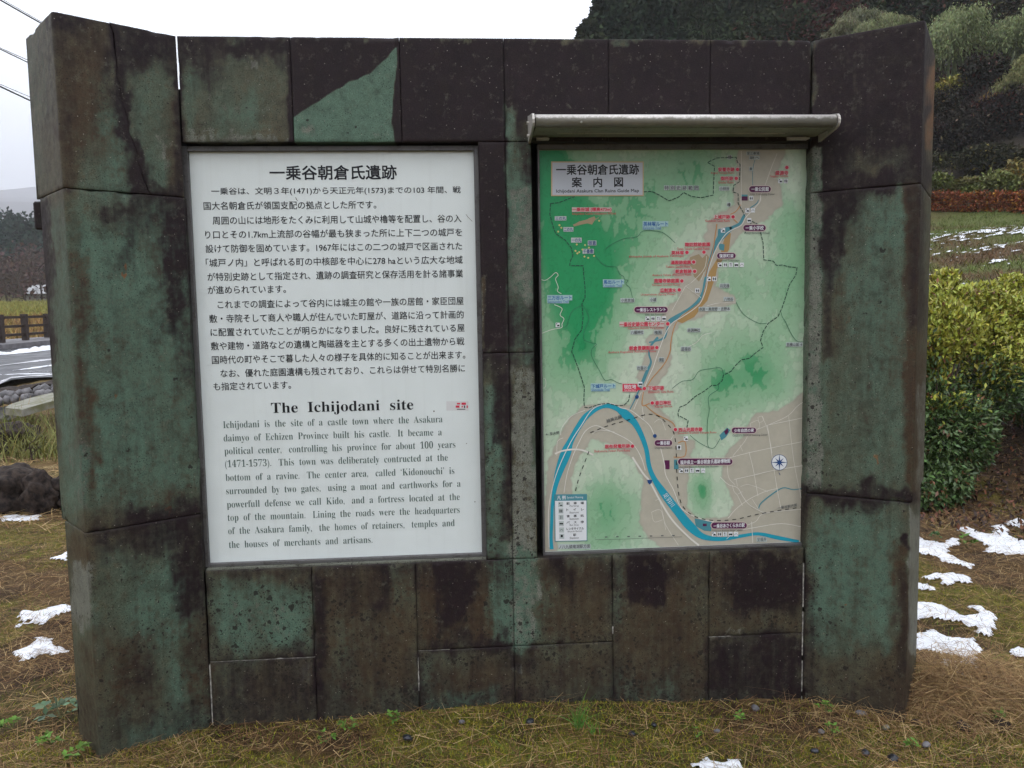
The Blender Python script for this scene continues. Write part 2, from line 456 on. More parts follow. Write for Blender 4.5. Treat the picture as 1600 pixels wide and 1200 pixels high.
# ------------------------------------------------------------------ stains on the monument, surveyed on its faces
# (channel, u0, v0, u1, v1, softness px, amount);  channels: G green, K soot and painted dark at the foot, B brown, S lichen spots, L pale lichen and painted sheen, O ochre
STAIN = [
 # general lower part: lichen spotted; K along the foot is soil splash and painted contact shade
 ('S', 330, 960, 1260, 1200, 60, .45), ('S', 340, 930, 480, 1040, 20, .55), ('S', 655, 880, 760, 1120, 30, .45),
 ('S', 490, 900, 650, 1100, 25, .6), ('S', 1110, 870, 1260, 1100, 30, .4), ('S', 1255, 1000, 1420, 1140, 40, .3),
 ('S', 150, 900, 330, 1180, 60, .22), ('B', 340, 1030, 1260, 1120, 30, .5), ('K', 330, 1030, 1262, 1140, 30, .46), ('K', 340, 870, 1262, 915, 14, .44), ('K', 340, 1085, 1430, 1140, 12, .55), ('K', 130, 1130, 345, 1200, 14, .45), ('K', 110, 1080, 160, 1200, 14, .4),
 ('S', 340, 1000, 490, 1036, 8, .95), ('S', 655, 995, 800, 1020, 8, .95), ('S', 820, 990, 960, 1010, 8, .7), ('S', 500, 1060, 660, 1115, 12, .9), ('S', 640, 1085, 960, 1115, 10, .9), ('S', 960, 1060, 1110, 1100, 10, .85), ('S', 455, 900, 500, 1120, 10, .8), ('S', 1085, 900, 1115, 980, 8, .7), ('S', 1215, 860, 1262, 1090, 10, .75), ('S', 1300, 1060, 1420, 1140, 14, .6),
 ('K', 440, 1005, 490, 1035, 8, .5), ('L', 1120, 1045, 1165, 1075, 9, .5), ('L', 1160, 1060, 1185, 1090, 6, .45),
 # left wing, top stones
 ('B', 90, 40, 160, 240, 22, .8), ('G', 90, 40, 150, 200, 20, .12), ('G', 60, 60, 100, 320, 18, .32), ('K', 58, 60, 88, 200, 12, .42),
 ('K', 80, 10, 280, 52, 16, .8), ('K', 185, 40, 280, 105, 18, .86), ('K', 120, 40, 175, 80, 20, .5),
 ('B', 200, 100, 275, 150, 20, .45), ('G', 146, 110, 168, 190, 10, .75), ('G', 152, 170, 200, 300, 14, .98), ('G', 120, 215, 170, 300, 18, .6),
 ('G', 200, 110, 262, 290, 16, .66), ('L', 240, 200, 270, 285, 12, .45), ('G', 228, 250, 262, 292, 8, .8),
 ('B', 96, 150, 122, 300, 8, .8), ('K', 92, 160, 118, 230, 8, .45), ('K', 272, 60, 286, 300, 5, .6), ('B', 262, 160, 284, 300, 8, .7),
 ('K', 172, 36, 186, 100, 6, .9), ('K', 182, 90, 194, 160, 6, .85), ('K', 158, 75, 170, 120, 5, .6), ('K', 165, 120, 185, 150, 5, .55), ('K', 178, 145, 195, 180, 5, .7), ('K', 186, 150, 202, 215, 7, .9),
 ('K', 196, 205, 216, 262, 8, .95), ('K', 202, 255, 232, 312, 8, .95), ('K', 225, 290, 285, 316, 7, .8),
 # left wing, middle stone
 ('G', 100, 330, 320, 800, 25, .9), ('G', 68, 330, 100, 600, 10, .75), ('L', 88, 420, 118, 560, 12, .3),
 ('L', 104, 650, 140, 800, 12, .42), ('K', 56, 316, 80, 560, 8, .85), ('B', 68, 330, 84, 800, 7, .7), ('B', 84, 400, 92, 860, 5, .5),
 ('B', 108, 330, 126, 520, 5, .62), ('B', 117, 400, 136, 700, 8, .8), ('B', 130, 600, 150, 815, 8, .8), ('K', 118, 430, 134, 800, 8, .34), ('G', 96, 380, 106, 700, 5, .8),
 ('B', 150, 308, 200, 350, 12, .6), ('K', 152, 306, 290, 342, 12, .72), ('K', 190, 330, 212, 440, 8, .66), ('K', 205, 320, 262, 380, 14, .6),
 ('K', 252, 330, 290, 520, 10, .9), ('B', 225, 350, 255, 430, 12, .6), ('K', 268, 500, 296, 620, 10, .55), ('B', 280, 560, 310, 780, 10, .5),
 ('K', 190, 790, 320, 840, 10, .85), ('B', 225, 760, 320, 800, 12, .7), ('B', 130, 780, 190, 838, 12, .6), ('K', 236, 375, 252, 540, 8, .4), ('O', 190, 430, 199, 441, 2, .95),
 ('O', 257, 792, 268, 801, 2, .9), ('O', 250, 505, 262, 511, 2, .5), ('O', 175, 628, 184, 633, 2, .7),
 # left wing, bottom stone; first L is a pale sheen painted on the end
 ('L', 108, 875, 146, 975, 14, .95), ('B', 104, 830, 145, 880, 12, .7), ('B', 115, 990, 160, 1200, 14, .65),
 ('G', 150, 845, 330, 1180, 25, .58), ('K', 150, 826, 322, 870, 12, .68), ('K', 270, 815, 322, 960, 12, .88), ('K', 160, 860, 215, 900, 14, .5),
 ('G', 205, 890, 282, 1010, 14, .95), ('G', 225, 965, 305, 1000, 8, 1.1), ('B', 150, 1000, 250, 1130, 22, .74),
 ('K', 185, 1020, 250, 1085, 18, .55), ('B', 285, 960, 335, 1110, 10, .74), ('K', 290, 970, 322, 1040, 10, .45), ('K', 160, 1100, 330, 1150, 20, .5),
 ('G', 260, 1040, 320, 1110, 14, .85), ('G', 200, 1130, 335, 1190, 12, .8),
 # centre, top course
 ('K', 277, 50, 452, 95, 14, .95), ('G', 284, 110, 305, 215, 8, .8), ('B', 300, 90, 452, 150, 20, .5), ('L', 300, 98, 450, 205, 20, .3),
 ('G', 335, 150, 405, 195, 12, .75), ('L', 285, 205, 452, 224, 4, .5), ('K', 300, 60, 345, 140, 14, .72),
 ('L', 393, 98, 405, 110, 3, .75), ('L', 345, 80, 350, 90, 3, .6),
 ('K', 452, 55, 800, 240, 4, 1.1), ('K', 800, 55, 1268, 240, 6, 1.1),
 ('G', 786, 160, 806, 240, 5, .9), ('K', 788, 160, 806, 240, 5, .1), ('B', 795, 130, 830, 180, 12, .6),
 # centre pillar between the boards
 ('K', 745, 222, 792, 560, 5, 1.05), ('G', 786, 222, 842, 560, 6, .8), ('K', 795, 222, 840, 300, 10, .0), ('B', 795, 170, 840, 260, 10, .6),
 ('K', 812, 190, 842, 290, 8, .5), ('G', 788, 300, 840, 480, 8, .92), ('L', 796, 290, 842, 485, 8, .55), ('K', 790, 480, 842, 552, 8, .6), ('B', 748, 425, 757, 540, 2, .9), ('K', 748, 425, 757, 540, 2, .1), ('L', 748, 425, 756, 540, 2, .5),
 ('K', 750, 551, 842, 575, 8, .5), ('L', 795, 560, 842, 1000, 8, .62), ('K', 800, 575, 842, 1000, 6, .02), ('L', 750, 560, 775, 690, 8, .3), ('G', 758, 600, 785, 960, 7, .95),
 ('K', 770, 552, 798, 700, 6, .8), ('K', 782, 690, 798, 850, 4, .6), ('B', 798, 560, 812, 720, 6, .5), ('G', 830, 620, 842, 800, 3, .7),
 ('G', 765, 850, 842, 1000, 8, 1.0), ('L', 806, 860, 836, 930, 6, .35), ('S', 750, 560, 842, 900, 20, .2),
 # below the left board
 ('G', 338, 915, 485, 1012, 14, .95), ('L', 350, 925, 470, 1005, 18, .35), ('B', 325, 880, 490, 915, 10, .6), ('K', 420, 885, 490, 930, 14, .4),
 ('K', 338, 1035, 490, 1140, 14, .62), ('L', 462, 1030, 488, 1080, 6, .45), ('S', 338, 1020, 490, 1060, 8, .8),
 ('B', 488, 885, 652, 1100, 14, .72), ('K', 583, 882, 608, 950, 8, .9), ('K', 488, 900, 508, 1100, 6, .75), ('K', 520, 885, 590, 960, 18, .5),
 ('G', 520, 980, 560, 1100, 12, .7), ('G', 608, 885, 650, 960, 10, .65), ('L', 490, 915, 502, 940, 3, .6), ('G', 500, 1060, 650, 1115, 12, .55), ('K', 560, 960, 600, 1110, 16, .35),
 ('B', 655, 885, 770, 1010, 10, .85), ('K', 688, 878, 738, 975, 9, 1.05), ('O', 738, 905, 762, 1000, 8, .28), ('K', 700, 975, 728, 1010, 8, .6), ('K', 672, 995, 800, 1018, 6, .7),
 ('G', 768, 890, 800, 1000, 6, 1.0), ('G', 655, 1080, 780, 1125, 10, .95), ('B', 670, 1030, 790, 1085, 14, .75), ('G', 655, 1030, 680, 1080, 6, .7), ('K', 655, 1018, 700, 1050, 8, .4),
 ('G', 803, 885, 836, 1010, 5, 1.05), ('L', 806, 890, 832, 1004, 6, .45), ('B', 840, 880, 957, 1000, 10, .75), ('K', 866, 882, 902, 935, 8, .7), ('K', 910, 885, 955, 930, 12, .45), ('G', 836, 900, 860, 970, 7, .75),
 ('B', 803, 1010, 957, 1100, 12, .7), ('K', 790, 1010, 840, 1050, 8, .6), ('L', 800, 1025, 816, 1045, 3, .7), ('K', 870, 1040, 940, 1100, 20, .4), ('G', 900, 1060, 957, 1100, 10, .6),
 ('B', 960, 870, 1107, 1090, 12, .75), ('G', 958, 880, 975, 980, 6, .75), ('K', 975, 865, 1042, 945, 8, 1.0), ('L', 1040, 890, 1064, 955, 9, .30), ('G', 1062, 890, 1105, 960, 8, .55),
 ('L', 1040, 870, 1060, 900, 6, .4), ('G', 960, 1055, 1060, 1100, 8, .85), ('K', 1000, 1040, 1100, 1090, 16, .4), ('K', 1020, 950, 1090, 1020, 18, .35),
 ('B', 1108, 870, 1258, 1000, 10, .7), ('K', 1140, 865, 1256, 955, 14, .95), ('K', 1108, 1000, 1256, 1095, 10, .82), ('L', 1125, 980, 1165, 994, 4, .5), ('L', 1130, 1000, 1175, 1030, 6, .46),
 ('L', 1130, 1040, 1180, 1085, 8, .42), ('B', 1110, 1040, 1135, 1085, 8, .7), ('L', 1108, 1000, 1130, 1060, 8, .2),
 # right wing
 ('K', 1262, 25, 1450, 285, 8, .92), ('B', 1280, 160, 1380, 300, 30, .5), ('K', 1330, 235, 1410, 296, 16, .42), ('L', 1335, 245, 1405, 292, 14, .26), ('K', 1270, 270, 1450, 300, 6, .8),
 ('L', 1264, 60, 1278, 175, 4, .4), ('K', 1266, 60, 1276, 175, 3, .3),
 ('G', 1300, 300, 1445, 780, 30, .68), ('L', 1256, 175, 1284, 770, 3, .62), ('K', 1258, 240, 1284, 770, 3, .0), ('G', 1256, 240, 1284, 770, 3, .8), ('S', 1262, 600, 1286, 760, 5, .5), ('S', 1262, 330, 1286, 600, 5, .12),
 ('K', 1284, 290, 1345, 350, 12, .92), ('K', 1284, 340, 1322, 430, 8, .85), ('B', 1300, 330, 1345, 420, 12, .6), ('K', 1286, 420, 1300, 560, 6, .62), ('B', 1288, 430, 1325, 560, 12, .66),
 ('G', 1360, 310, 1420, 400, 14, .9), ('L', 1362, 330, 1415, 360, 12, .2), ('O', 1320, 486, 1334, 498, 4, .4), ('G', 1340, 440, 1410, 620, 20, .8), ('B', 1290, 580, 1360, 700, 22, .5), ('G', 1284, 560, 1296, 700, 6, .7),
 ('L', 1350, 600, 1415, 770, 20, .24), ('B', 1412, 300, 1446, 785, 6, .92), ('K', 1416, 300, 1445, 520, 6, .62), ('K', 1420, 600, 1430, 780, 5, .3),
 ('K', 1258, 758, 1430, 792, 8, .8), ('B', 1270, 745, 1420, 765, 8, .5), ('O', 1362, 725, 1375, 737, 3, .7),
 ('G', 1270, 800, 1395, 1000, 16, 1.05), ('L', 1262, 800, 1280, 900, 6, .3), ('B', 1396, 850, 1426, 1140, 10, .85), ('K', 1400, 900, 1424, 1140, 8, .6), ('B', 1256, 1010, 1420, 1110, 24, .62),
 ('K', 1256, 930, 1276, 1090, 8, .5), ('K', 1330, 1060, 1420, 1140, 20, .5), ('G', 1270, 960, 1380, 1010, 14, .8), ('O', 1314, 950, 1324, 957, 2, .6), ('K', 1406, 846, 1422, 862, 3, .85),
 # right end face; the strong L low down is a pale shine painted in
 ('O', 1441, 100, 1475, 240, 6, .62), ('B', 1437, 30, 1475, 110, 8, .9), ('K', 1442, 25, 1475, 90, 8, .7), ('O', 1438, 240, 1470, 420, 8, .35), ('B', 1436, 200, 1470, 560, 8, .6),
 ('G', 1437, 480, 1460, 600, 10, .4), ('L', 1430, 600, 1456, 800, 6, .5), ('L', 1421, 800, 1450, 1010, 4, 1.3), ('B', 1421, 800, 1450, 1010, 4, 0.0), ('B', 1418, 1010, 1445, 1150, 10, .6),
]
CH = {'G': 0, 'K': 1, 'B': 2, 'S': 3, 'L': 4, 'O': 5}

def stain_values(P):
    u, v = proj(P)
    n1 = fbm(u / 22, v / 34, 3, 4) - .5
    n2 = fbm(u / 22 + 50, v / 34, 11, 4) - .5
    n3 = fbm(u / 6, v / 9, 5, 3) - .5; n4 = fbm(u / 6 + 31, v / 9, 15, 3) - .5
    uu = u + n1 * 30 + n3 * 9; vv = v + n2 * 60 + n4 * 14
    out = np.zeros((len(u), 6))
    out[:, 0] = .42 + (fbm(u / 70, v / 120, 21) - .5) * .5
    out[:, 1] = .16 + (fbm(u / 30, v / 90, 31) - .5) * .35
    out[:, 2] = .42 + (fbm(u / 45, v / 110, 41) - .5) * .5
    out[:, 3] = .015
    for ch, u0, v0, u1, v1, s, a in STAIN:
        k = CH[ch]
        # the stain keeps a crisp side where it is narrow
        uq = u * .6 + uu * .4 if s < 7 else uu
        s = s * 1.35 if s > 7 else s
        vq = vv
        m = sst(u0 - s, u0 + s, uq) * (1 - sst(u1 - s, u1 + s, uq)) * sst(v0 - s * 1.3, v0 + s * 1.3, vq) * (1 - sst(v1 - s * 1.3, v1 + s * 1.3, vq))
        lo = vn(u / 13 + k * 9, v / 24, 60 + k) * .5 + vn(u / 5, v / 8, 70 + k) * .5
        out[:, k] += (a * (.80 + .4 * lo) - out[:, k]) * m
    # the clean green triangle on the second top stone: washed diagonally
    tri = [(621, 70), (604, 92), (578, 116), (540, 132), (500, 158), (458, 183), (459, 226), (619, 226), (612, 190), (616, 140)]
    d = poly_sd(u + n1 * 7, v + n2 * 7, tri)
    m = sst(-2.2, 2.2, d)
    for k, a in ((1, -.25), (0, 1.0), (2, .1)):
        out[:, k] += (a - out[:, k]) * m
    out[:, 4] += m * (.6 * np.exp(-(((u - 483) / 22) ** 2 + ((v - 203) / 13) ** 2)) + .5 * np.exp(-(((u - 592) / 20) ** 2 + ((v - 210) / 9) ** 2)))
    return out

def poly_sd(x, y, poly):
    """signed distance, positive inside"""
    x = np.asarray(x, float); y = np.asarray(y, float)
    d = np.full(x.shape, 1e9); ins = np.zeros(x.shape, bool)
    n = len(poly)
    for i in range(n):
        x0, y0 = poly[i]; x1, y1 = poly[(i + 1) % n]
        ex, ey = x1 - x0, y1 - y0
        t = np.clip(((x - x0) * ex + (y - y0) * ey) / (ex * ex + ey * ey + 1e-12), 0, 1)
        d = np.minimum(d, np.hypot(x - x0 - t * ex, y - y0 - t * ey))
        c = ((y0 > y) != (y1 > y)) & (x < ex * (y - y0) / (ey if ey != 0 else 1e-12) + x0)
        ins ^= c
    return np.where(ins, d, -d)

# ------------------------------------------------------------------ the stone monument
LI, LO, LB, LK = (-.958, 0.0), (-1.269, -.225), (-1.482, .030), (-1.05, .40)
RI, RO, RB, RK = (1.357, 0.0), (1.665, -.212), (1.935, .158), (1.50, .40)
TOP, J1, J2, BASE = 2.503, 1.942, .785, -.22
CT = .36                                   # thickness of the centre

class Path:
    """front line of stones seen from above, with slightly rounded corners"""
    def __init__(s, pts, r=.012):
        P = [np.array(p, float) for p in pts]
        out = [P[0]]
        for i in range(1, len(P) - 1):
            a = (P[i-1] - P[i]); a /= np.linalg.norm(a); b = (P[i+1] - P[i]); b /= np.linalg.norm(b)
            for t in np.linspace(0, 1, 5):
                out.append(P[i] + a * r * (1 - t) ** 2 + b * r * t ** 2)
        out.append(P[-1])
        s.p = np.array(out)
        seg = np.linalg.norm(np.diff(s.p, axis=0), axis=1)
        s.c = np.concatenate([[0], np.cumsum(seg)]); s.len = s.c[-1]
    def at(s, q):
        x = np.interp(q, s.c, s.p[:, 0]); y = np.interp(q, s.c, s.p[:, 1])
        e = .002
        x2 = np.interp(np.clip(q + e, 0, s.len), s.c, s.p[:, 0]) - np.interp(np.clip(q - e, 0, s.len), s.c, s.p[:, 0])
        y2 = np.interp(np.clip(q + e, 0, s.len), s.c, s.p[:, 1]) - np.interp(np.clip(q - e, 0, s.len), s.c, s.p[:, 1])
        l = np.hypot(x2, y2) + 1e-9
        return x, y, x2 / l, y2 / l

def lines(a, b, step):
    n = max(3, int(round((b - a) / step)))
    t = np.linspace(a, b, n + 1)
    e = np.array([0, .0015, .004])
    return np.unique(np.concatenate([a + e, t[(t > a + .009) & (t < b - .009)], b - e[::-1]]))

BLK = [0]
def stone_block(path, s0, s1, z0, z1, back, parent, sgn=1, step=.0065, gap=.0010, edge0=None, edge1=None, zmin_fine=None):
    """a dressed stone: fine weathered front following the path, plain sides and back.
    sgn=+1 when walking the path keeps the outside on the right-hand side"""
    BLK[0] += 1
    seed = BLK[0] * 13
    S = lines(0, 1, step / abs(s1 - s0)) if False else lines(s0 + gap, s1 - gap, step)
    Z = lines(z0 + gap, z1 - gap, step)
    fr = (S - S[0]) / (S[-1] - S[0])
    SS, ZZ = np.meshgrid(fr, Z)
    a = s0 + gap if edge0 is None else edge0(ZZ) + gap
    b = s1 - gap if edge1 is None else edge1(ZZ) - gap
    Q = a + (b - a) * SS
    x, y, tx, ty = path.at(Q)
    nx, ny = (ty * sgn, -tx * sgn)
    e = np.minimum(np.minimum(Q - a, b - Q), np.minimum(ZZ - z0 - gap, z1 - gap - ZZ))
    chip = vn(Q * 70, ZZ * 70, seed) * .5 + vn(Q * 190, ZZ * 190, seed + 1) * .5
    big = sst(.62, .85, fbm(Q * 16, ZZ * 16, seed + 2, 3))
    r = .0025 + .003 * chip + .014 * big
    push = (.0010 + .0015 * chip + .007 * big) * np.clip(1 - e / r, 0, 1) ** 1.6
    wav = (fbm(Q * 4, ZZ * 4, seed + 5) - .5) * .004 + (fbm(Q * 40, ZZ * 40, seed + 6) - .5) * .0016
    off = wav - push
    V = np.stack([x + nx * off, y + ny * off, ZZ], -1).reshape(-1, 3)
    ns, nz = len(S), len(Z)
    I = np.arange(ns * nz).reshape(nz, ns)
    Fq = np.stack([I[:-1, :-1], I[:-1, 1:], I[1:, 1:], I[1:, :-1]], -1).reshape(-1, 4)
    if sgn < 0: Fq = Fq[:, ::-1]
    Vl = [V]; F = Fq.tolist(); n0 = len(V)
    # back footprint points (xy) for bottom and top
    bk = np.array(back, float)
    nb = len(bk)
    Vl.append(np.array([(p[0], p[1], Z[0]) for p in bk] + [(p[0], p[1], Z[-1]) for p in bk]))
    bot = list(I[0]); topr = list(I[-1]); L_ = list(I[:, 0]); R_ = list(I[:, -1])
    B0 = [n0 + i for i in range(nb)]; B1 = [n0 + nb + i for i in range(nb)]
    # back points run from the s1 side to the s0 side
    f_bot = bot + B0; f_top = topr + B1
    f_R = R_ + [B1[0], B0[0]]
    f_L = L_ + [B1[-1], B0[-1]]
    F.append([int(i) for i in (f_bot[::-1] if sgn > 0 else f_bot)])
    F.append([int(i) for i in (f_top if sgn > 0 else f_top[::-1])])
    F.append([int(i) for i in (f_R[::-1] if sgn > 0 else f_R)])
    F.append([int(i) for i in (f_L if sgn > 0 else f_L[::-1])])
    for i in range(nb - 1):
        F.append([B0[i], B0[i+1], B1[i+1], B1[i]])
    V = np.concatenate(Vl)
    st = stain_values(V)
    ef = np.full(len(V), 1.0); ef[:n0] = e.ravel()                # soot and lichen gather along the joints
    jw = vn(Q.ravel() * 30, ZZ.ravel() * 30, seed + 8) * .7 + .5 * vn(Q.ravel() * 90, ZZ.ravel() * 90, seed + 9)
    st[:n0, 1] += .42 * np.exp(-ef[:n0] / (.004 + .022 * jw ** 2)) * jw
    st[:n0, 3] += .5 * np.exp(-ef[:n0] / .03) * (ZZ.ravel() < 1.0)
    c1 = np.ones((len(V), 4)); c1[:, :3] = st[:, :3]
    c2 = np.ones((len(V), 4)); c2[:, 0] = st[:, 3]; c2[:, 1] = st[:, 4]; c2[:, 2] = st[:, 5]
    me = mesh_from('stone_block', V, F, attrs={'stain': c1, 'spots': c2})
    me.polygons.foreach_set('use_smooth', np.concatenate([np.ones(len(Fq), bool), np.zeros(len(me.polygons) - len(Fq), bool)]))
    return obj('stone_block', me, M['stone'], parent)

wall = empty('stone_monument', (0.2, 0, 0))
tag(wall, 'dark green and black stained stone block wall holding the two boards', 'monument wall')
# parts keep world coordinates; the empty sits at the foot of the wall
def under(o, root):
    o.parent = root; o.matrix_parent_inverse = Matrix.Translation(-Vector(root.location))
    return o
class Root:                                            # parents a part without moving it
    pass
_old_obj = obj
def obj(name, me, mat=None, parent=None, loc=None):
    o = _old_obj(name, me, mat, None, loc)
    if parent is not None:
        o.parent = parent
        o.matrix_parent_inverse = parent.matrix_basis.inverted() if parent.parent is None else Matrix.Identity(4)
    return o

CP = Path([(-.955, 0), (1.353, 0)])
X0 = -.955
def cblock(x0, x1, z0, z1, depth=CT, y0=0):
    return stone_block(CP, x0 - X0, x1 - X0, z0, z1, [(x1 - .0016, depth), (x0 + .0016, depth)], wall, 1)
# top course
for a, b in ((-.955, -.563), (-.563, -.176), (-.176, .2), (.2, .585), (.585, .967), (.967, 1.353)):
    cblock(a, b, 2.135, TOP)
OPL, OPR, OPB = (-.955, .100), (.296, 1.353), .566
# pillar between the boards: each lower half and the stone below it are one L-shaped stone, cut at the sill
cblock(OPL[1], .2, 1.36, 2.135); cblock(.2, OPR[0], 1.36, 2.135)
cblock(OPL[1], .2, .566, 1.36); cblock(.2, OPR[0], .566, 1.36)
cblock(-.955, -.563, .214, OPB); cblock(-.563, -.172, BASE, OPB); cblock(-.172, .2, .219, OPB)
cblock(.2, .588, .219, OPB); cblock(.588, .972, BASE, OPB); cblock(.972, 1.353, .219, OPB)
for a, b in ((-.955, -.563), (-.172, .2), (.2, .588), (.972, 1.353)):
    cblock(a, b, BASE, .214 if a < -.9 else .219)
# wings
lp = Path([LI, LO, LB]); rp = Path([RI, RO, RB])
ll = math.hypot(LO[0] - LI[0], LO[1] - LI[1])
crack = lambda z: np.interp(z, [1.94, 1.972, 2.02, 2.08, 2.141, 2.2, 2.265, 2.349, 2.42, 2.47, 2.503],
                            [.112, .126, .14, .152, .169, .178, .192, .198, .199, .203, .214]) + (fbm(z * 40, z * 3, 77, 3) - .5) * .012
def c_in(z): return crack(z) + 0
stone_block(lp, 0, .2, J1, TOP, [(-1.16, .22), (-1.10, .36)], wall, -1, edge1=c_in, edge0=lambda z: -.001 + z * 0)
stone_block(lp, .2, lp.len, J1, TOP - .002, [LB, (-1.18, .262)], wall, -1, edge0=c_in)
lp2 = Path([LI, LO, (-1.455, -.002)])
stone_block(lp2, 0, lp2.len, J2, J1, [(-1.455, -.002), (-1.06, .36), (LI[0] - .02, .40)], wall, -1)
lp3 = Path([LI, LO, (-1.432, -.030)])
stone_block(lp3, 0, lp3.len, BASE, J2, [(-1.432, -.030), (-1.06, .33), (LI[0] - .02, .38)], wall, -1)
stone_block(rp, 0, rp.len, J1, TOP, [RB, (RI[0] + .02, .44)], wall, 1)
stone_block(rp, 0, rp.len, J2, J1, [RB, (RI[0] + .02, .44)], wall, 1)
rp3 = Path([RI, (1.661, -.209), (1.905, .125)])
stone_block(rp3, 0, rp3.len, BASE, J2, [(1.905, .125), (RI[0] + .02, .44)], wall, 1)
# rear stone whose corner stands out past the left end, below the top joint
b = MB(); b.box((-1.504, .040, 1.838), (-1.44, .10, 1.938), .006)
o = b.build('rear_stone', M['stone'], None)
cs = stain_values(np.array([v.co[:] for v in o.data.vertices]))
for an, cols in (('stain', (.5, .9, .4)), ('spots', (.1, 0, 0))):
    ca = o.data.color_attributes.new(an, 'FLOAT_COLOR', 'POINT')
    ca.data.foreach_set('color', np.tile(np.array([*cols, 1.0]), len(o.data.vertices)).astype(np.float32))
o.parent = wall; o.matrix_parent_inverse = wall.matrix_basis.inverted()
# core behind the joints and behind the boards
c = MB()
c.box((-.93, .12, BASE), (1.33, CT - .02, 2.44)); c.box((-1.075, .29, BASE), (-.935, .335, 2.40))
c.box((-.93, .02, 2.16), (1.33, .12, 2.44)); c.box((.125, .02, .3), (.272, .12, 2.16)); c.box((-.93, .02, BASE), (1.33, .12, .54))
co = c.build('rubble_core', M['mortar_dark'], wall)
# pale mortar showing in the lowest joints
mo = MB()
for x, z0, z1 in ((-.9555, -.2, .205), (-.172, .06, .215), (1.3535, -.15, .50), (.588, .25, .3)):
    for k in range(int((z1 - z0) / .025)):
        if rng.random() < .16 and x != -.9555: continue
        zz = z0 + k * .025
        mo.box((x - .0026, .0008 + rng.random() * .0012, zz), (x + .0026, .012, zz + .0255 + rng.random() * .004))
for x0, x1, z in ((-.955, -.56, .214), (.972, 1.06, .219), (-.17, -.05, .219)):
    mo.box((x0, .002, z - .0012), (x1, .012, z + .0012))
tag(mo.build('mortar', M['mortar_pale'], wall), kind='stuff')

# ------------------------------------------------------------------ boards
YB = .050                                   # printed face of the boards
def bx(u, v, k=0):                          # photo measurement -> point on the board face, print layer k
    x, z = on_y(u, v, YB)
    return x, z

# rectangle fits of the two boards
lx0 = float(np.mean([on_y(296, 236, YB)[0], on_y(328, 882, YB)[0]])); lx1 = float(np.mean([on_y(743, 238, YB)[0], on_y(750, 863, YB)[0]]))
lz1 = float(np.mean([on_y(296, 236, YB)[1], on_y(743, 238, YB)[1]])); lz0 = float(np.mean([on_y(328, 880, YB)[1], on_y(750, 862, YB)[1]]))
mx0 = float(np.mean([on_y(841, 234, YB)[0], on_y(852, 860, YB)[0]])); mx1 = float(np.mean([on_y(1261, 234, YB)[0], on_y(1252, 849, YB)[0]]))
mz1 = float(np.mean([on_y(841, 234, YB)[1], on_y(1261, 234, YB)[1]])); mz0 = float(np.mean([on_y(852, 860, YB)[1], on_y(1252, 849, YB)[1]]))

LAY = .00035
def sheet(name, polys, mat, parent, layer):
    """flat print: list of polygons [(u,v)...] in measured coordinates on the board face"""
    V = []; F = []; n = 0
    for k, P in enumerate(polys):
        a = np.array(P, float)
        x, z = on_y(a[:, 0], a[:, 1], YB)
        V.append(np.stack([x, np.full(len(x), YB - LAY * layer - .000004 * (k % 60)), z], -1))
        F.append(list(range(n, n + len(a)))); n += len(a)
    o = obj(name, mesh_from(name, np.concatenate(V), F), mat, parent)
    if len(polys) > 1: o['kind'] = 'stuff'
    return o

def smooth_line(pts, k=5, closed=False):
    P = np.array(pts, float)
    if len(P) < 3: return P
    out = []
    n = len(P)
    for i in range(n - 1):
        p0 = P[max(i-1, 0)]; p1 = P[i]; p2 = P[i+1]; p3 = P[min(i+2, n-1)]
        for t in np.linspace(0, 1, k, endpoint=False):
            out.append(.5 * ((2*p1) + (-p0+p2)*t + (2*p0-5*p1+4*p2-p3)*t*t + (-p0+3*p1-3*p2+p3)*t**3))
    out.append(P[-1])
    return np.array(out)

def ribbon(pts, wdt, smooth=True):
    """polyline (u,v[,w]) -> list of quads"""
    P = np.array(pts, float)
    if P.shape[1] == 2: P = np.concatenate([P, np.full((len(P), 1), wdt)], 1)
    if smooth: P = smooth_line(P)
    d = np.gradient(P[:, :2], axis=0); l = np.hypot(d[:, 0], d[:, 1])[:, None] + 1e-9
    nrm = np.stack([-d[:, 1], d[:, 0]], -1) / l
    A = P[:, :2] + nrm * P[:, 2:3] / 2; B = P[:, :2] - nrm * P[:, 2:3] / 2
    return [[A[i], A[i+1], B[i+1], B[i]] for i in range(len(P) - 1)]

def dashed(pts, wdt, on, off, smooth=False):
    P = np.array(pts, float)[:, :2]
    if smooth: P = smooth_line(P, 6)
    seg = np.hypot(*np.diff(P, axis=0).T); c = np.concatenate([[0], np.cumsum(seg)])
    out = []; s = 0
    while s < c[-1]:
        e = min(s + on, c[-1])
        q = [s] + [x for x in c if s < x < e] + [e]
        pp = [(np.interp(t, c, P[:, 0]), np.interp(t, c, P[:, 1])) for t in q]
        if len(pp) > 1: out += ribbon(pp, wdt, False)
        s += on + off
    return out

def disc(u, v, r, n=14): return [(u + r * cos(2*pi*k/n), v + r * sin(2*pi*k/n)) for k in range(n)]
def rect(u0, v0, u1, v1): return [(u0, v0), (u1, v0), (u1, v1), (u0, v1)]
def pill(u0, v0, u1, v1):
    r = (v1 - v0) / 2; c = (v0 + v1) / 2
    return [(u0 + r - r*sin(t), c - r*cos(t)) for t in np.linspace(pi, 0, 8)] + [(u1 - r + r*sin(t), c - r*cos(t)) for t in np.linspace(0, pi, 8)]

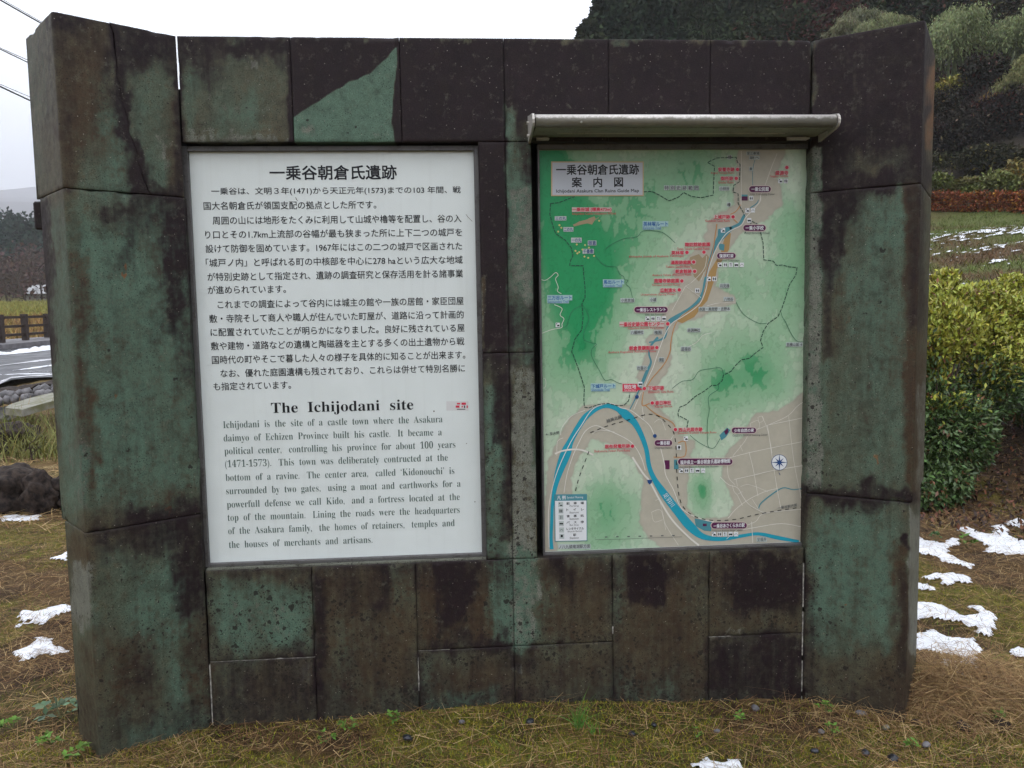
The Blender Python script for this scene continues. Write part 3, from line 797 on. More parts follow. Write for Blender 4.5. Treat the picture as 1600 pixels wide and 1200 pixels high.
# --- lettering: curves -> print meshes, batch converted
TXT = []      # (name, text, left, bottom, right, height mode, material, parent, layer, bold, opts)
ROM = {chr(65+i): chr(0x1D400+i) for i in range(26)} | {chr(97+i): chr(0x1D41A+i) for i in range(26)} | {chr(48+i): chr(0x1D7CE+i) for i in range(10)}
def text(name, s, a, b, mat, parent, layer=3, bold=0.0, thin=0.0, serif=False, h=None, rot=False):
    """a, b: measured ends of the base line (u,v); h: height of the tallest glyph in px (None: natural)"""
    TXT.append(dict(name=name, s=''.join(ROM.get(c, c) for c in s) if serif else s, a=a, b=b, mat=mat, parent=parent, layer=layer, bold=bold, thin=thin, h=h, rot=rot))

def flush_text():
    tmp = []
    for t in TXT:
        c = bpy.data.curves.new('tmp', 'FONT'); c.body = t['s']; c.size = 1; c.resolution_u = 2 if t['layer'] > 4 else 4
        c.offset = t['thin']
        o = bpy.data.objects.new('tmp', c); COL.objects.link(o); tmp.append(o)
    bpy.context.view_layer.update()
    dg = bpy.context.evaluated_depsgraph_get()
    for t, o in zip(TXT, tmp):
        me = bpy.data.meshes.new_from_object(o.evaluated_get(dg))
        n = len(me.vertices); co = np.zeros(n * 3); me.vertices.foreach_get('co', co); co = co.reshape(-1, 3)
        F = [list(p.vertices) for p in me.polygons]
        x0, x1 = co[:, 0].min(), co[:, 0].max(); y0, y1 = co[:, 1].min(), co[:, 1].max()
        ax, az = on_y(*t['a'], YB); bx_, bz = on_y(*t['b'], YB)
        A = np.array([ax, az]); B = np.array([bx_, bz])
        if not t['rot']:
            zm = (az + bz) / 2; A[1] = zm; B[1] = zm
        dv = B - A; Lw = np.linalg.norm(dv); ex = dv / Lw; ey = np.array([-ex[1], ex[0]])
        sx = Lw / (x1 - x0)
        if t['h'] is None: sy = sx
        else:
            um, vm = (t['a'][0] + t['b'][0]) / 2, (t['a'][1] + t['b'][1]) / 2
            hh = on_y(um, vm - t['h'], YB)[1] - on_y(um, vm, YB)[1]
            sy = hh / (y1 - (y0 if not t.get('base') else 0))
        X = (co[:, 0] - x0) * sx; Y = (co[:, 1] - (y0 if t['h'] is not None and not t['thin'] else 0)) * sy
        if t['thin']:                                     # serif lines: 'a','b' are on the base line, h is cap height
            Y = co[:, 1] * (on_y(*t['a'], YB)[1] * 0 + (on_y(t['a'][0], t['a'][1] - t['h'], YB)[1] - on_y(*t['a'], YB)[1])) / .70
        Vs = []; Fs = []
        cp = [(0, 0)] if not t['bold'] else [(-1, -1), (1, -1), (-1, 1), (1, 1), (0, 0)]
        for k, (dx, dz) in enumerate(cp):
            q = np.stack([A[0] + ex[0] * X + ey[0] * Y + dx * t['bold'], np.full(n, YB - LAY * t['layer'] - .00003 * k), A[1] + ex[1] * X + ey[1] * Y + dz * t['bold']], -1)
            Vs.append(q); Fs += [[i + n * k for i in f] for f in F]
        obj(t['name'], mesh_from(t['name'], np.concatenate(Vs), Fs), t['mat'], t['parent'])
        bpy.data.meshes.remove(me)
    for o in tmp:
        c = o.data; bpy.data.objects.remove(o); bpy.data.curves.remove(c)

M['ink'] = print_mat('black_ink', (0.012, 0.014, 0.018))
M['ink_green'] = print_mat('faded_green_black_ink', (0.085, 0.135, 0.12))
M['ink_soft'] = print_mat('grey_ink', (0.12, 0.13, 0.13))
M['p_red'] = print_mat('red_print', (0.62, 0.035, 0.075)); M['p_pink'] = print_mat('pink_halo', (0.60, 0.50, 0.46))
M['p_halo'] = print_mat('pale_halo', (0.50, 0.56, 0.55)); M['p_blue'] = print_mat('blue_print', (0.03, 0.13, 0.38))
M['p_halo_blue'] = print_mat('pale_blue_halo', (0.36, 0.55, 0.56))
M['p_maroon'] = print_mat('maroon_print', (0.10, 0.015, 0.07)); M['p_white'] = print_mat('white_print', (0.76, 0.78, 0.80))
M['p_cyan'] = print_mat('cyan_river_print', (0.02, 0.33, 0.45)); M['p_teal'] = print_mat('teal_print', (0.08, 0.27, 0.32))
M['p_road'] = print_mat('road_print', (0.74, 0.72, 0.66)); M['p_orange'] = print_mat('orange_print', (0.56, 0.26, 0.08))
M['p_ochre'] = print_mat('ochre_print', (0.42, 0.26, 0.10)); M['p_tan'] = print_mat('tan_print', (0.36, 0.28, 0.17)); M['p_dash'] = print_mat('dark_dash_print', (0.02, 0.06, 0.05))
M['p_trail'] = print_mat('green_trail_print', (0.04, 0.16, 0.10)); M['p_navy'] = print_mat('navy_print', (0.02, 0.07, 0.22))
M['p_peach'] = print_mat('peach_border', (0.60, 0.45, 0.27)); M['p_silver'] = print_mat('title_panel_print', (0.55, 0.58, 0.64))
M['p_yellow'] = print_mat('yellow_print', (0.60, 0.55, 0.2))

def board_mat(name, base, rough=0.28):
    m, n, b = new_mat(name)
    P = geopos(n)
    a = noise(n, P, 5, 5); d = noise(n, P, 90, 4)
    c = rgbmix(n, ss(n, a, .3, .75), tuple(x * .95 for x in base), base)
    # specks of dirt and rain marks
    v = N(n, 'ShaderNodeTexVoronoi'); v.inputs['Scale'].default_value = 26; L(n, P, v.inputs['Vector'])
    s_ = math_(n, 'MULTIPLY', math_(n, 'LESS_THAN', v.outputs['Distance'], .028), .35)
    c = rgbmix(n, s_, c, (.35, .34, .31))
    mp = N(n, 'ShaderNodeMapping'); mp.inputs['Scale'].default_value = (45, 1, 1.6); L(n, P, mp.inputs[0])
    strk = ss(n, noise(n, mp.outputs[0], 1, 4), .5, .85)
    c = rgbmix(n, math_(n, 'MULTIPLY', strk, .10), c, (.35, .34, .29))
    L(n, c, b.inputs['Base Color']); b.inputs['Roughness'].default_value = rough
    b.inputs['Specular IOR Level'].default_value = .3
    return m
M['board_white'] = board_mat('white_board_face', (.75, .80, .79))

def frame_for(root, x0, x1, z0, z1, mat, wl=.022, wr=.018, wt=.018, wb=.012, yf=.032, yb=.075):
    for (a0, a1, c0, c1) in ((x0 - wl, x0, z0 - wb, z1 + wt), (x1, x1 + wr, z0 - wb, z1 + wt)):
        b = MB(); b.box((a0, yf, c0), (a1, yb, c1), .0015); b.build('frame_bar', mat, root)
    for (c0, c1) in ((z1, z1 + wt), (z0 - wb, z0)):
        b = MB(); b.box((x0 + .0003, yf + .001, c0), (x1 - .0003, yb, c1), .0015); b.build('frame_bar', mat, root)

# ---- left: the text board
lb = empty('information_board', ((lx0 + lx1) / 2, YB, lz0))
tag(lb, 'white board of black Japanese and dark green English text, the left of the two boards', 'sign')
b = MB(); b.box((lx0, YB, lz0), (lx1, YB + .012, lz1)); b.build('panel', M['board_white'], lb)
frame_for(lb, lx0, lx1, lz0, lz1, M['bronze'])
JP = [("一乗谷は、文明３年(1471)から天正元年(1573)までの103 年間、戦", 330.5, 304.3, 720, 305.2),
 ("国大名朝倉氏が領国支配の拠点とした所です。", 318.5, 327, 588, 327.2),
 ("周囲の山には地形をたくみに利用して山城や櫓等を配置し、谷の入", 332.5, 349.3, 721, 349.2),
 ("り口とその1.7km上流部の谷幅が最も狭まった所に上下二つの城戸を", 321, 371.2, 722, 370.9),
 ("設けて防御を固めています。1967年にはこの二つの城戸で区画された", 321.5, 393.3, 722, 392.3),
 ("「城戸ノ内」と呼ばれる町の中核部を中心に278 haという広大な地域", 322, 415, 723, 414),
 ("が特別史跡として指定され、遺跡の調査研究と保存活用を計る諸事業", 324.5, 436.7, 723.5, 435.7),
 ("が進められています。", 325, 458.8, 447, 458.3),
 ("これまでの調査によって谷内には城主の館や一族の居館・家臣団屋", 340.4, 480.3, 724.5, 478),
 ("敷・寺院そして商人や職人が住んでいた町屋が、道路に沿って計画的", 327.5, 502.7, 724.5, 499.2),
 ("に配置されていたことが明らかになりました。良好に残されている屋", 329.5, 524.2, 726, 519.7),
 ("敷や建物・道路などの遺構と陶磁器を主とする多くの出土遺物から戦", 330, 545.8, 725.5, 540.7),
 ("国時代の町やそこで暮した人々の様子を具体的に知ることが出来ます。", 331.5, 567.3, 727, 561.8),
 ("なお、優れた庭園遺構も残されており、これらは併せて特別名勝に", 345, 588.9, 726.5, 582.2),
 ("も指定されています。", 334, 609.8, 455, 608)]
text('title_lettering', "一乗谷朝倉氏遺跡", (422, 280.8), (620, 280.8), M['ink'], lb, 3, bold=.0009, h=22.3)
for s, ua, va, ub, vb in JP:
    text('text_line', s, (ua, va), (ub, vb), M['ink'], lb, 3, h=12.6, bold=.00018)
EN = [("Ichijodani  is  the  site  of  a  castle  town  where  the  Asakura", 348.8, 669, 691.5, 659.7),
 ("daimyo  of  Echizen  Province  built  his  castle.   It  became  a", 349.7, 689.4, 690.4, 680.4),
 ("political  center,   controlling  his  province  for  about  100  years", 351, 709.7, 711.7, 699.7),
 ("(1471-1573).   This  town  was  deliberately  contructed  at  the", 352, 729.9, 699.6, 720),
 ("bottom  of  a  ravine.   The  center  area,   called  ‘Kidonouchi’  is", 352.8, 751.3, 710, 740.6),
 ("surrounded  by  two  gates,   using  a  moat  and  earthworks  for  a", 353.7, 772.3, 719.7, 760.4),
 ("powerfull  defense  we  call  Kido,   and  a  fortress  located  at  the", 355, 793.6, 718.3, 781),
 ("top  of  the  mountain.   Lining  the  roads  were  the  headquarters", 356, 814.2, 718.3, 801),
 ("of  the  Asakura  family,   the  homes  of  retainers,   temples  and", 356.9, 835, 710.5, 821.6),
 ("the  houses  of  merchants  and  artisans.", 358, 855.6, 582, 848.6)]
text('title_lettering', "The  Ichijodani  site", (424, 645), (646, 640), M['ink'], lb, 3, serif=True, thin=-.002, h=16.4)
for s, ua, va, ub, vb in EN:
    text('text_line', s, (ua, va), (ub, vb), M['ink_green'], lb, 3, serif=True, thin=-.0095, h=11.2)
# small sticker beside the English title (its code is left out)
stk = sheet('sticker', [rect(697.5, 627, 732, 641.5)], print_mat('sticker_paper', (.66, .66, .66)), lb, 1)
sheet('sticker_marks', [rect(714, 629.5, 719, 632), rect(721, 629, 728, 632.5), rect(712, 633.5, 718, 637), rect(729, 633.5, 731, 637.5), rect(721, 634.5, 723.5, 636.5)], M['p_red'], lb, 2)
sheet('sticker_marks', [rect(725, 633.5, 726.8, 637.5), rect(714, 638.8, 727, 640)], M['ink'], lb, 2)
dirt = print_mat('dirt_spot', (.10, .09, .05))
sheet('dirt_specks', [disc(678, 642.5, 1.2, 8), disc(712, 297, .8, 6), disc(463, 311, .9, 6), disc(742, 784, .9, 6), disc(729, 693, .8, 6)] +
      ribbon([(728, 335), (732, 340), (738, 346)], .6) + ribbon([(462, 308), (463, 311), (465, 314)], .7), dirt, lb, 2)

# ---- right: the map board
mb = empty('guide_map_board', ((mx0 + mx1) / 2, YB, mz0))
tag(mb, 'green painted valley guide map board with blue river, under the metal hood', 'sign')
b = MB(); b.box((mx0, YB, mz0), (mx1, YB + .012, mz1)); b.build('panel', M['board_white'], mb)
frame_for(mb, mx0, mx1, mz0, mz1, M['bronze'], wl=.008, wr=.014, wt=.022, wb=.016)
# watercolour ground of the map
gx = np.linspace(mx0 + .001, mx1 - .001, 300); gz = np.linspace(mz0 + .001, mz1 - .001, 440)
GX, GZ = np.meshgrid(gx, gz)
PV = np.stack([GX.ravel(), np.full(GX.size, YB - LAY), GZ.ravel()], -1)
mu, mv = proj(PV)
g = np.full(len(mu), .18)
for cu, cv, ru, rv, a in ((890, 390, 75, 110, .95), (850, 260, 60, 80, .9), (930, 470, 70, 90, .55), (900, 560, 60, 60, .45), (1085, 265, 55, 55, .62), (1000, 300, 60, 60, .45),
                          (1235, 430, 40, 105, .58), (1190, 560, 75, 50, .56), (1090, 470, 60, 60, .15), (1130, 600, 60, 40, .55), (1150, 450, 40, 40, .35), (945, 815, 42, 60, .62), (955, 770, 45, 40, .25),
                          (1098, 765, 12, 25, .45), (1095, 770, 26, 40, .30), (1110, 650, 25, 45, .35), (1000, 370, 50, 60, .35), (1240, 345, 30, 30, .25), (870, 620, 30, 70, .18), (1215, 600, 40, 30, .3)):
    g += a * np.exp(-((mu - cu) / ru) ** 2 - ((mv - cv) / rv) ** 2)
for cu, cv, ru, rv, a in ((1010, 560, 45, 60, -.25), (1120, 480, 30, 30, -.2), (1240, 570, 30, 60, -.35), (1050, 590, 60, 30, -.15), (960, 740, 60, 30, -.15), (880, 640, 50, 40, -.1)):
    g += a * np.exp(-((mu - cu) / ru) ** 2 - ((mv - cv) / rv) ** 2)
rid = fbm(mu / 26, mv / 38, 91, 4)
rid2 = 1 - np.abs(2 * fbm(mu / 13 + 9, mv / 22, 95, 4) - 1)
lev = g + (rid - .5) * .5 + (rid2 - .6) * .5
steps = np.floor(lev * 4.2); fr_ = lev * 4.2 - steps
q = (steps + sst(.0, .12, fr_)) / 4.2
edge = np.exp(-(fr_ / .12) ** 2) * .8
gg = np.clip(.45 * q + .55 * g, 0, 1.15)
pale = np.array([.56, .65, .51]); mid = np.array([.27, .48, .29]); deep = np.array([.025, .30, .11])
t1 = sst(0.12, .78, gg)[:, None]; t2 = sst(.78, 1.15, gg)[:, None]
colr = pale * (1 - t1) + mid * t1; colr = colr * (1 - t2) + deep * t2
colr *= (1 - edge * .22)[:, None]
# beige valley floors
BEIGE = [[(1152, 232), (1228, 232), (1214, 275), (1225, 318), (1212, 328), (1196, 345), (1172, 352), (1155, 368), (1138, 392), (1125, 405), (1122, 425), (1117, 448), (1132, 455), (1150, 465), (1150, 474), (1105, 488), (1095, 497), (1062, 507), (1052, 525), (1048, 550), (1050, 570), (1035, 590), (1022, 612), (1030, 640), (1052, 658), (1060, 680), (1088, 690), (1080, 715), (1072, 790), (1085, 806), (1110, 810), (1135, 808), (1148, 790), (1142, 770), (1128, 745), (1132, 715), (1145, 695), (1163, 680), (1172, 658), (1185, 645), (1215, 642), (1235, 630), (1262, 605), (1262, 860), (1040, 860), (1012, 840), (1000, 815), (1003, 770), (1005, 745), (985, 715), (960, 695), (925, 685), (905, 715), (893, 745), (893, 775), (880, 800), (870, 830), (872, 862), (848, 862), (850, 800), (857, 720), (875, 680), (890, 655), (910, 633), (960, 632), (985, 632), (1000, 600), (995, 590), (1002, 570), (1012, 545), (1010, 530), (1022, 515), (1045, 478), (1060, 465), (1060, 440), (1050, 425), (1075, 400), (1100, 380), (1105, 350), (1118, 335), (1148, 320), (1145, 300), (1150, 280)]]
bm_ = np.zeros(len(mu))
wu = (fbm(mu / 9, mv / 9, 201) - .5) * 8; wv = (fbm(mu / 9, mv / 9, 211) - .5) * 8
for p in BEIGE: bm_ = np.maximum(bm_, sst(-1.2, 1.2, poly_sd(mu + wu, mv + wv, p)))
bd = sum(np.exp(-(poly_sd(mu + wu, mv + wv, p) / 2.0) ** 2) for p in BEIGE)
beige = np.array([.47, .44, .36]) * (1 + (fbm(mu / 14, mv / 14, 221) - .5) * .12)[:, None]
colr = colr * (1 - bm_[:, None]) + beige * bm_[:, None]
colr *= (1 - .10 * np.clip(bd, 0, 1))[:, None]
colr *= (1 + (fbm(mu / 5, mv / 5, 231) - .5) * .10)[:, None]
I = np.arange(GX.size).reshape(GX.shape)
Fq = np.stack([I[:-1, :-1], I[:-1, 1:], I[1:, 1:], I[1:, :-1]], -1).reshape(-1, 4)
m, n, bb = new_mat('map_watercolour')
va = N(n, 'ShaderNodeVertexColor', layer_name='tint'); L(n, va.outputs[0], bb.inputs['Base Color'])
bb.inputs['Roughness'].default_value = .3; bb.inputs['Specular IOR Level'].default_value = .3
ca = np.ones((len(mu), 4)); ca[:, :3] = colr
obj('map_print', mesh_from('map_print', PV, Fq, attrs={'tint': ca}), m, mb)

# tan historic areas beside the stream
sheet('map_area', [[(1126,395),(1135,360),(1142,365),(1139,390),(1120,420),(1118,432),(1105,470),(1096,480),(1085,495),(1066,505),(1057,502),(1062,496),(1090,474),(1100,455),(1108,425)]], M['p_ochre'], mb, 2)
sheet('map_area', [[(1104,397),(1108,402),(1103,420),(1092,440),(1084,432),(1082,420),(1092,408)], [(1078,402),(1092,397),(1098,404),(1082,420),(1076,412)], [(1050,560),(1048,545),(1052,530),(1056,545)], [(1034,380),(1048,388),(1040,395)]][:2], M['p_tan'], mb, 2)
sheet('map_area', [[(912,347),(925,345),(935,341),(936,339),(931,342),(928,338),(921,342),(905,346),(895,352)]], M['p_tan'], mb, 2)
sheet('map_area', [[(895,351),(905,347),(915,346),(920,341),(929,338),(930,343),(925,351),(918,349),(908,351),(897,354)]], M['p_tan'], mb, 3)
# rivers
RV = [[(862,858,6),(861,840,5),(862,815,5),(863,790,5),(867,762,7),(873,738,12),(884,708,16),(891,690,10),(903,668,9),(916,650,9),(935,637,7),(950,634,7),(965,639,8),(978,648,14),(991,660,10),(1002,680,8),(1010,703,7),(1014,728,7),(1022,748,8),(1038,772,12),(1058,798,13),(1078,822,14),(1098,838,9),(1128,842,6),(1160,837,5),(1185,834,5),(1215,840,6),(1248,846,4)]]
RS = [[(984,640,1.5),(993,622,2),(998,610,3),(1004,597,5),(1011,580,5),(1017,566,3),(1014,553,2.5),(1017,540,3),(1028,527,4)],
      [(1014,535,2),(1028,532,2.4),(1038,527,4),(1043,512,3),(1046,503,7),(1056,496,7),(1066,489,4),(1080,480,4),(1092,469,5),(1098,455,3),(1101,440,3.5),(1107,415,3.5),(1112,398,4),(1119,380,6),(1128,365,7),(1140,357,4),(1155,350,4.5),(1161,340,4.5),(1164,334,3)],
      [(1172,325,1.5),(1182,318,1.5),(1185,312,1)], [(1176,290,.8),(1176,265,.8),(1180,248,.8)], [(1185,795,1.5),(1190,785,2),(1212,768,2),(1225,762,1.6),(1240,765,1.4),(1258,762,1.2)]]
q = []
for r in RV: q += ribbon(r, 5)
sheet('map_river', q, M['p_cyan'], mb, 4)
q = []
for r in RS: q += ribbon(r, 3)
q += [[(1122,358),(1135,355),(1150,353),(1142,362),(1124,380),(1121,370)], [(1122,380),(1132,382),(1131,392),(1124,390)], [(1158,304),(1168,304),(1168,313),(1158,313)]]
sheet('map_stream', q, M['p_teal'], mb, 3)
sheet('map_block', [rect(1053, 718, 1060, 733), [(1085,810),(1112,815),(1111,830),(1100,829),(1087,822)], [(1124,680),(1136,668),(1141,672),(1134,683),(1127,688)]], M['p_teal'], mb, 4)
sheet('map_block', [rect(1038, 719, 1046, 733), rect(1098, 818, 1104, 822), rect(1158, 307, 1168, 313.5), [(1131,674),(1137,669),(1138,675),(1134,680)]], M['p_maroon'], mb, 5)
# roads
RD = [([(858,855),(857,800),(863,762),(874,728),(892,690),(908,665),(925,640),(945,631),(958,631),(970,637),(985,641),(1000,652),(1015,665),(1022,680)], 1.2), ([(895,712),(905,690),(915,673),(930,665),(945,670),(968,680),(985,690),(995,702),(1003,718),(1008,735)], 1.2),
 ([(895,712),(886,740),(881,770)], 1), ([(876,680),(878,668),(893,650),(914,641)], 1), ([(925,678),(938,672),(960,675)], .8), ([(870,712),(871,690),(880,684)], .7),
 ([(1005,606),(1003,630),(1006,655)], .8), ([(1002,612),(995,628),(990,640)], .9), ([(1006,608),(1013,590),(1020,575),(1026,557),(1034,535),(1040,520),(1050,505),(1066,495),(1085,482),(1096,470),(1104,447),(1105,430),(1112,405),(1121,385),(1132,368),(1142,360),(1158,352),(1165,340),(1178,326),(1187,315),(1188,305)], 1.2),
 ([(1188,305),(1195,290),(1205,262),(1214,240)], .6), ([(1158,320),(1158,290),(1158,236)], .7), ([(1165,337),(1158,325),(1157,310)], .7), ([(1071,447),(1050,485)], .7), ([(1071,447),(1095,465)], .8), ([(1071,447),(1082,440),(1100,420),(1104,400)], .7), ([(1095,438),(1100,425)], .7),
 ([(1104,478),(1120,474),(1135,473),(1150,472)], .7), ([(1112,520),(1098,524),(1088,535),(1068,545)], .7), ([(1046,690),(1052,680)], .7), ([(1022,660),(1032,655),(1040,672)], .5), ([(1032,700),(1038,725),(1040,742),(1052,765),(1062,790),(1075,802),(1100,812),(1115,815)], 1.3),
 ([(846,437),(852,438),(860,433),(868,426),(872,430),(868,436),(872,448),(871,455),(877,459)], .8), ([(866,476),(878,482),(875,492),(881,498),(878,506),(877,512),(862,515),(846,521)], .9), ([(849,591),(852,592),(853,600),(851,606),(848,606)], .6),
 ([(1135,842),(1155,825),(1180,815),(1195,802),(1258,795)], .8), ([(1145,735),(1210,738)], .01), ([(1147,749),(1178,742),(1208,735),(1262,726)], .9), ([(1170,706),(1177,735),(1184,775)], .8), ([(1199,665),(1207,720),(1215,770),(1220,795)], .8), ([(1232,650),(1240,720),(1252,780)], .6),
 ([(1145,712),(1165,700),(1180,692),(1198,680)], .01), ([(1140,715),(1180,705),(1258,689)], .8), ([(1200,664),(1258,652)], .8), ([(1200,664),(1230,650),(1245,635),(1255,628)], .7), ([(1180,672),(1200,664)], .6), ([(1145,712),(1163,690),(1168,680)], .6), ([(1125,745),(1138,757),(1152,762),(1160,775),(1170,788),(1185,797),(1196,802)], .9), ([(1136,720),(1138,745),(1148,757)], .7),
 ([(1137,810),(1150,795),(1170,780),(1195,768),(1215,763)], .8), ([(1157,760),(1167,757),(1180,760),(1192,765),(1200,768)], .6), ([(1150,748),(1152,760)], .6), ([(1144,758),(1147,768),(1152,774),(1160,790)], .7), ([(1152,772),(1160,768)], .5), ([(1175,780),(1185,795)], .6), ([(1174,815),(1176,848)], .9),
 ([(1158,828),(1180,824),(1220,818),(1252,823)], 1), ([(1172,661),(1175,672),(1186,668),(1184,657),(1173,661)], .5), ([(1184,652),(1190,650),(1193,656),(1186,660),(1184,652)], .5), ([(1190,650),(1198,668),(1203,690),(1206,708)], .6), ([(1156,695),(1160,705)], .5),
 ([(1030,740),(1032,760),(1042,790)], .01), ([(1018,800),(1032,797),(1040,820),(1060,852)], .6), ([(1018,800),(1022,815),(1035,812)], .5), ([(1030,780),(1035,800),(1040,828)], .5), ([(1024,782),(1030,780),(1034,787)], .5)]
q = []
for p, wd in RD:
    if wd > .1: q += ribbon(p, wd)
q += ribbon([(867,709),(880,704),(900,702),(915,705),(927,711)], 2.6) + ribbon([(988,714),(1005,740),(1015,752),(1030,780),(1050,812),(1075,838),(1092,852)], 2.8)
sheet('map_roads', q, M['p_road'], mb, 5)
q = []
for p in ([(1157,320),(1150,330),(1141,335)], [(1120,350),(1117,370),(1113,395),(1105,420),(1102,432)], [(1145,342),(1152,348)], [(1057,503),(1052,515),(1048,535),(1047,548),(1040,565),(1030,578),(1018,592),(1010,605)], [(1005,612),(1003,632),(1008,633),(1015,630)], [(1008,633),(1022,645),(1035,652),(1050,660),(1055,668)], [(1059,692),(1070,690),(1070,712),(1052,714)]):
    q += ribbon(p, 1.2)
sheet('map_trail', q, M['p_orange'], mb, 6)
q = []
for p in ([(930,400),(945,415),(962,417),(968,428),(974,432),(976,437),(981,438),(978,444),(984,450),(988,465)], [(945,390),(955,382),(975,373),(995,370),(1005,361),(1030,362),(1042,368),(1055,380)], [(910,477),(895,485),(888,500),(886,508),(880,512)], [(911,477),(918,490),(920,500),(914,515),(912,530),(925,536),(932,538),(925,545),(924,555),(930,568),(936,578),(945,594),(955,593),(965,598),(972,600)],
          [(1220,488),(1222,495),(1228,505),(1235,520),(1245,533),(1258,534)], [(1150,472),(1155,482),(1165,494),(1185,505),(1198,505)], [(1050,607),(1065,596),(1082,593),(1092,580),(1110,576),(1126,575),(1130,585)], [(1121,600),(1122,608),(1107,620),(1108,640),(1105,660),(1105,690),(1107,699)], [(1078,680),(1090,690),(1107,699),(1116,699),(1125,685)]):
    q += ribbon(p, .75)
sheet('map_trail', q, M['p_trail'], mb, 6)
BD = [[(860,318),(872,317),(885,312),(898,307)], [(1005,300),(1018,299),(1030,305),(1045,314),(1060,308),(1068,301),(1080,307),(1095,309),(1114,305),(1116,260),(1105,254),(1120,247),(1150,246),(1152,254),(1156,257),(1155,284),(1146,290),(1145,300),(1153,303),(1153,318),(1160,330),(1163,337)],
      [(860,318),(859,335),(863,350),(868,365),(883,375),(893,388),(895,400),(891,408),(890,415),(911,415),(912,430),(914,450),(914,465),(909,475),(911,495),(909,515),(898,530),(893,550),(895,553),(905,580),(913,605),(912,625),(913,636),(920,637),(935,632),(950,630),(965,634),(975,633),(982,626),(984,614)],
      [(1188,363),(1192,380),(1193,406),(1208,408),(1213,415),(1222,414),(1232,417),(1245,418),(1243,430),(1233,445),(1230,455),(1222,480),(1215,495),(1200,505),(1192,518),(1188,532),(1192,543),(1182,550),(1170,560),(1158,562),(1148,572),(1142,580),(1130,586),(1128,595),(1120,602),(1112,602),(1100,611),(1085,620),(1072,632),(1062,636),(1059,645),(1060,653)], [(1163,365),(1175,346),(1183,350)], [(1062,650),(1075,657),(1073,668)]]
q = []
for p in BD: q += dashed(p, 1.25, 5.5, 1.6)
sheet('map_boundary', q, M['p_dash'], mb, 7)
RL = [[(899,767),(905,745),(920,705)], [(922,676),(950,665),(985,655),(1000,650),(1015,647),(1030,651),(1040,660),(1052,675),(1056,700),(1057,735),(1062,780),(1075,800),(1095,810),(1120,813),(1150,811),(1190,802),(1258,791)]]
q = []
for p in RL: q += dashed(p, 1.3, 6, 6, True)
sheet('map_railway', q, M['ink'], mb, 7)
sheet('map_scale', ribbon([(930,839),(930,843),(975,842),(1020,840),(1065,838.5)], .5, False) + [rect(945+i*17.5, 838-i*.4, 949+i*17.5, 839.6-i*.4) for i in range(7)], M['ink_soft'], mb, 7)

# labels
def red(s, u0, v0, u1, v1, dot=None, eng=True, h=None):
    sheet('label_halo', [rect(u0 - .5, v0 - .4, u1 + .5, v1 + .4)], M['p_pink'], mb, 7)
    text('map_label', s, (u0, v1), (u1, v1), M['p_red'], mb, 9, bold=.0004, h=v1 - v0)
    if dot: sheet('map_dot', [disc(dot[0], dot[1], 4)], M['p_pink'], mb, 7); sheet('map_dot', [disc(dot[0], dot[1], 2.7)], M['p_red'], mb, 8)
def small(s, u0, u1, v, mat='p_red'): text('map_label', s, (u0, v), (u1, v), M[mat], mb, 9, h=4.2)
def grey(s, u0, v0, u1, v1, mat='ink_soft', rot=False, bvl=None):
    if not rot: sheet('label_halo', [rect(u0 - .8, v0 - .6, u1 + .8, v1 + .6)], M['p_halo'], mb, 7)
    text('map_label', s, (u0, v1), (u1, v1 if bvl is None else bvl), M[mat], mb, 9, h=v1 - v0 if not rot else None, rot=rot, bold=.0002)
def blue(s, e, u0, v0, u1, v1, ue):
    sheet('label_halo', [rect(u0 - 1.2, v0 - 1, u1 + 1, v1 + .8), rect(u0 - 1, v1 + .8, ue, v1 + 5.5)], M['p_halo_blue'], mb, 7)
    text('map_label', s, (u0, v1), (u1, v1), M['p_blue'], mb, 9, bold=.0003, h=v1 - v0); small(e, u0, ue - 1, v1 + 5, 'p_blue')
def maroon(s, u0, v0, u1, v1, e=None):
    sheet('map_pill', [pill(u0 - 1.2, v0 - 1.2, u1 + 1.2, v1 + 1.2)], M['p_pink'], mb, 8); sheet('map_pill', [pill(u0, v0, u1, v1)], M['p_maroon'], mb, 9)
    text('map_label', s, (u0 + 3.5, v1 - 1.5), (u1 - 3.5, v1 - 1.5), M['p_white'], mb, 10, h=v1 - v0 - 3, bold=.0003)
    if e: small(e[0], e[1], e[2], v1 + 5.6, 'ink_soft')
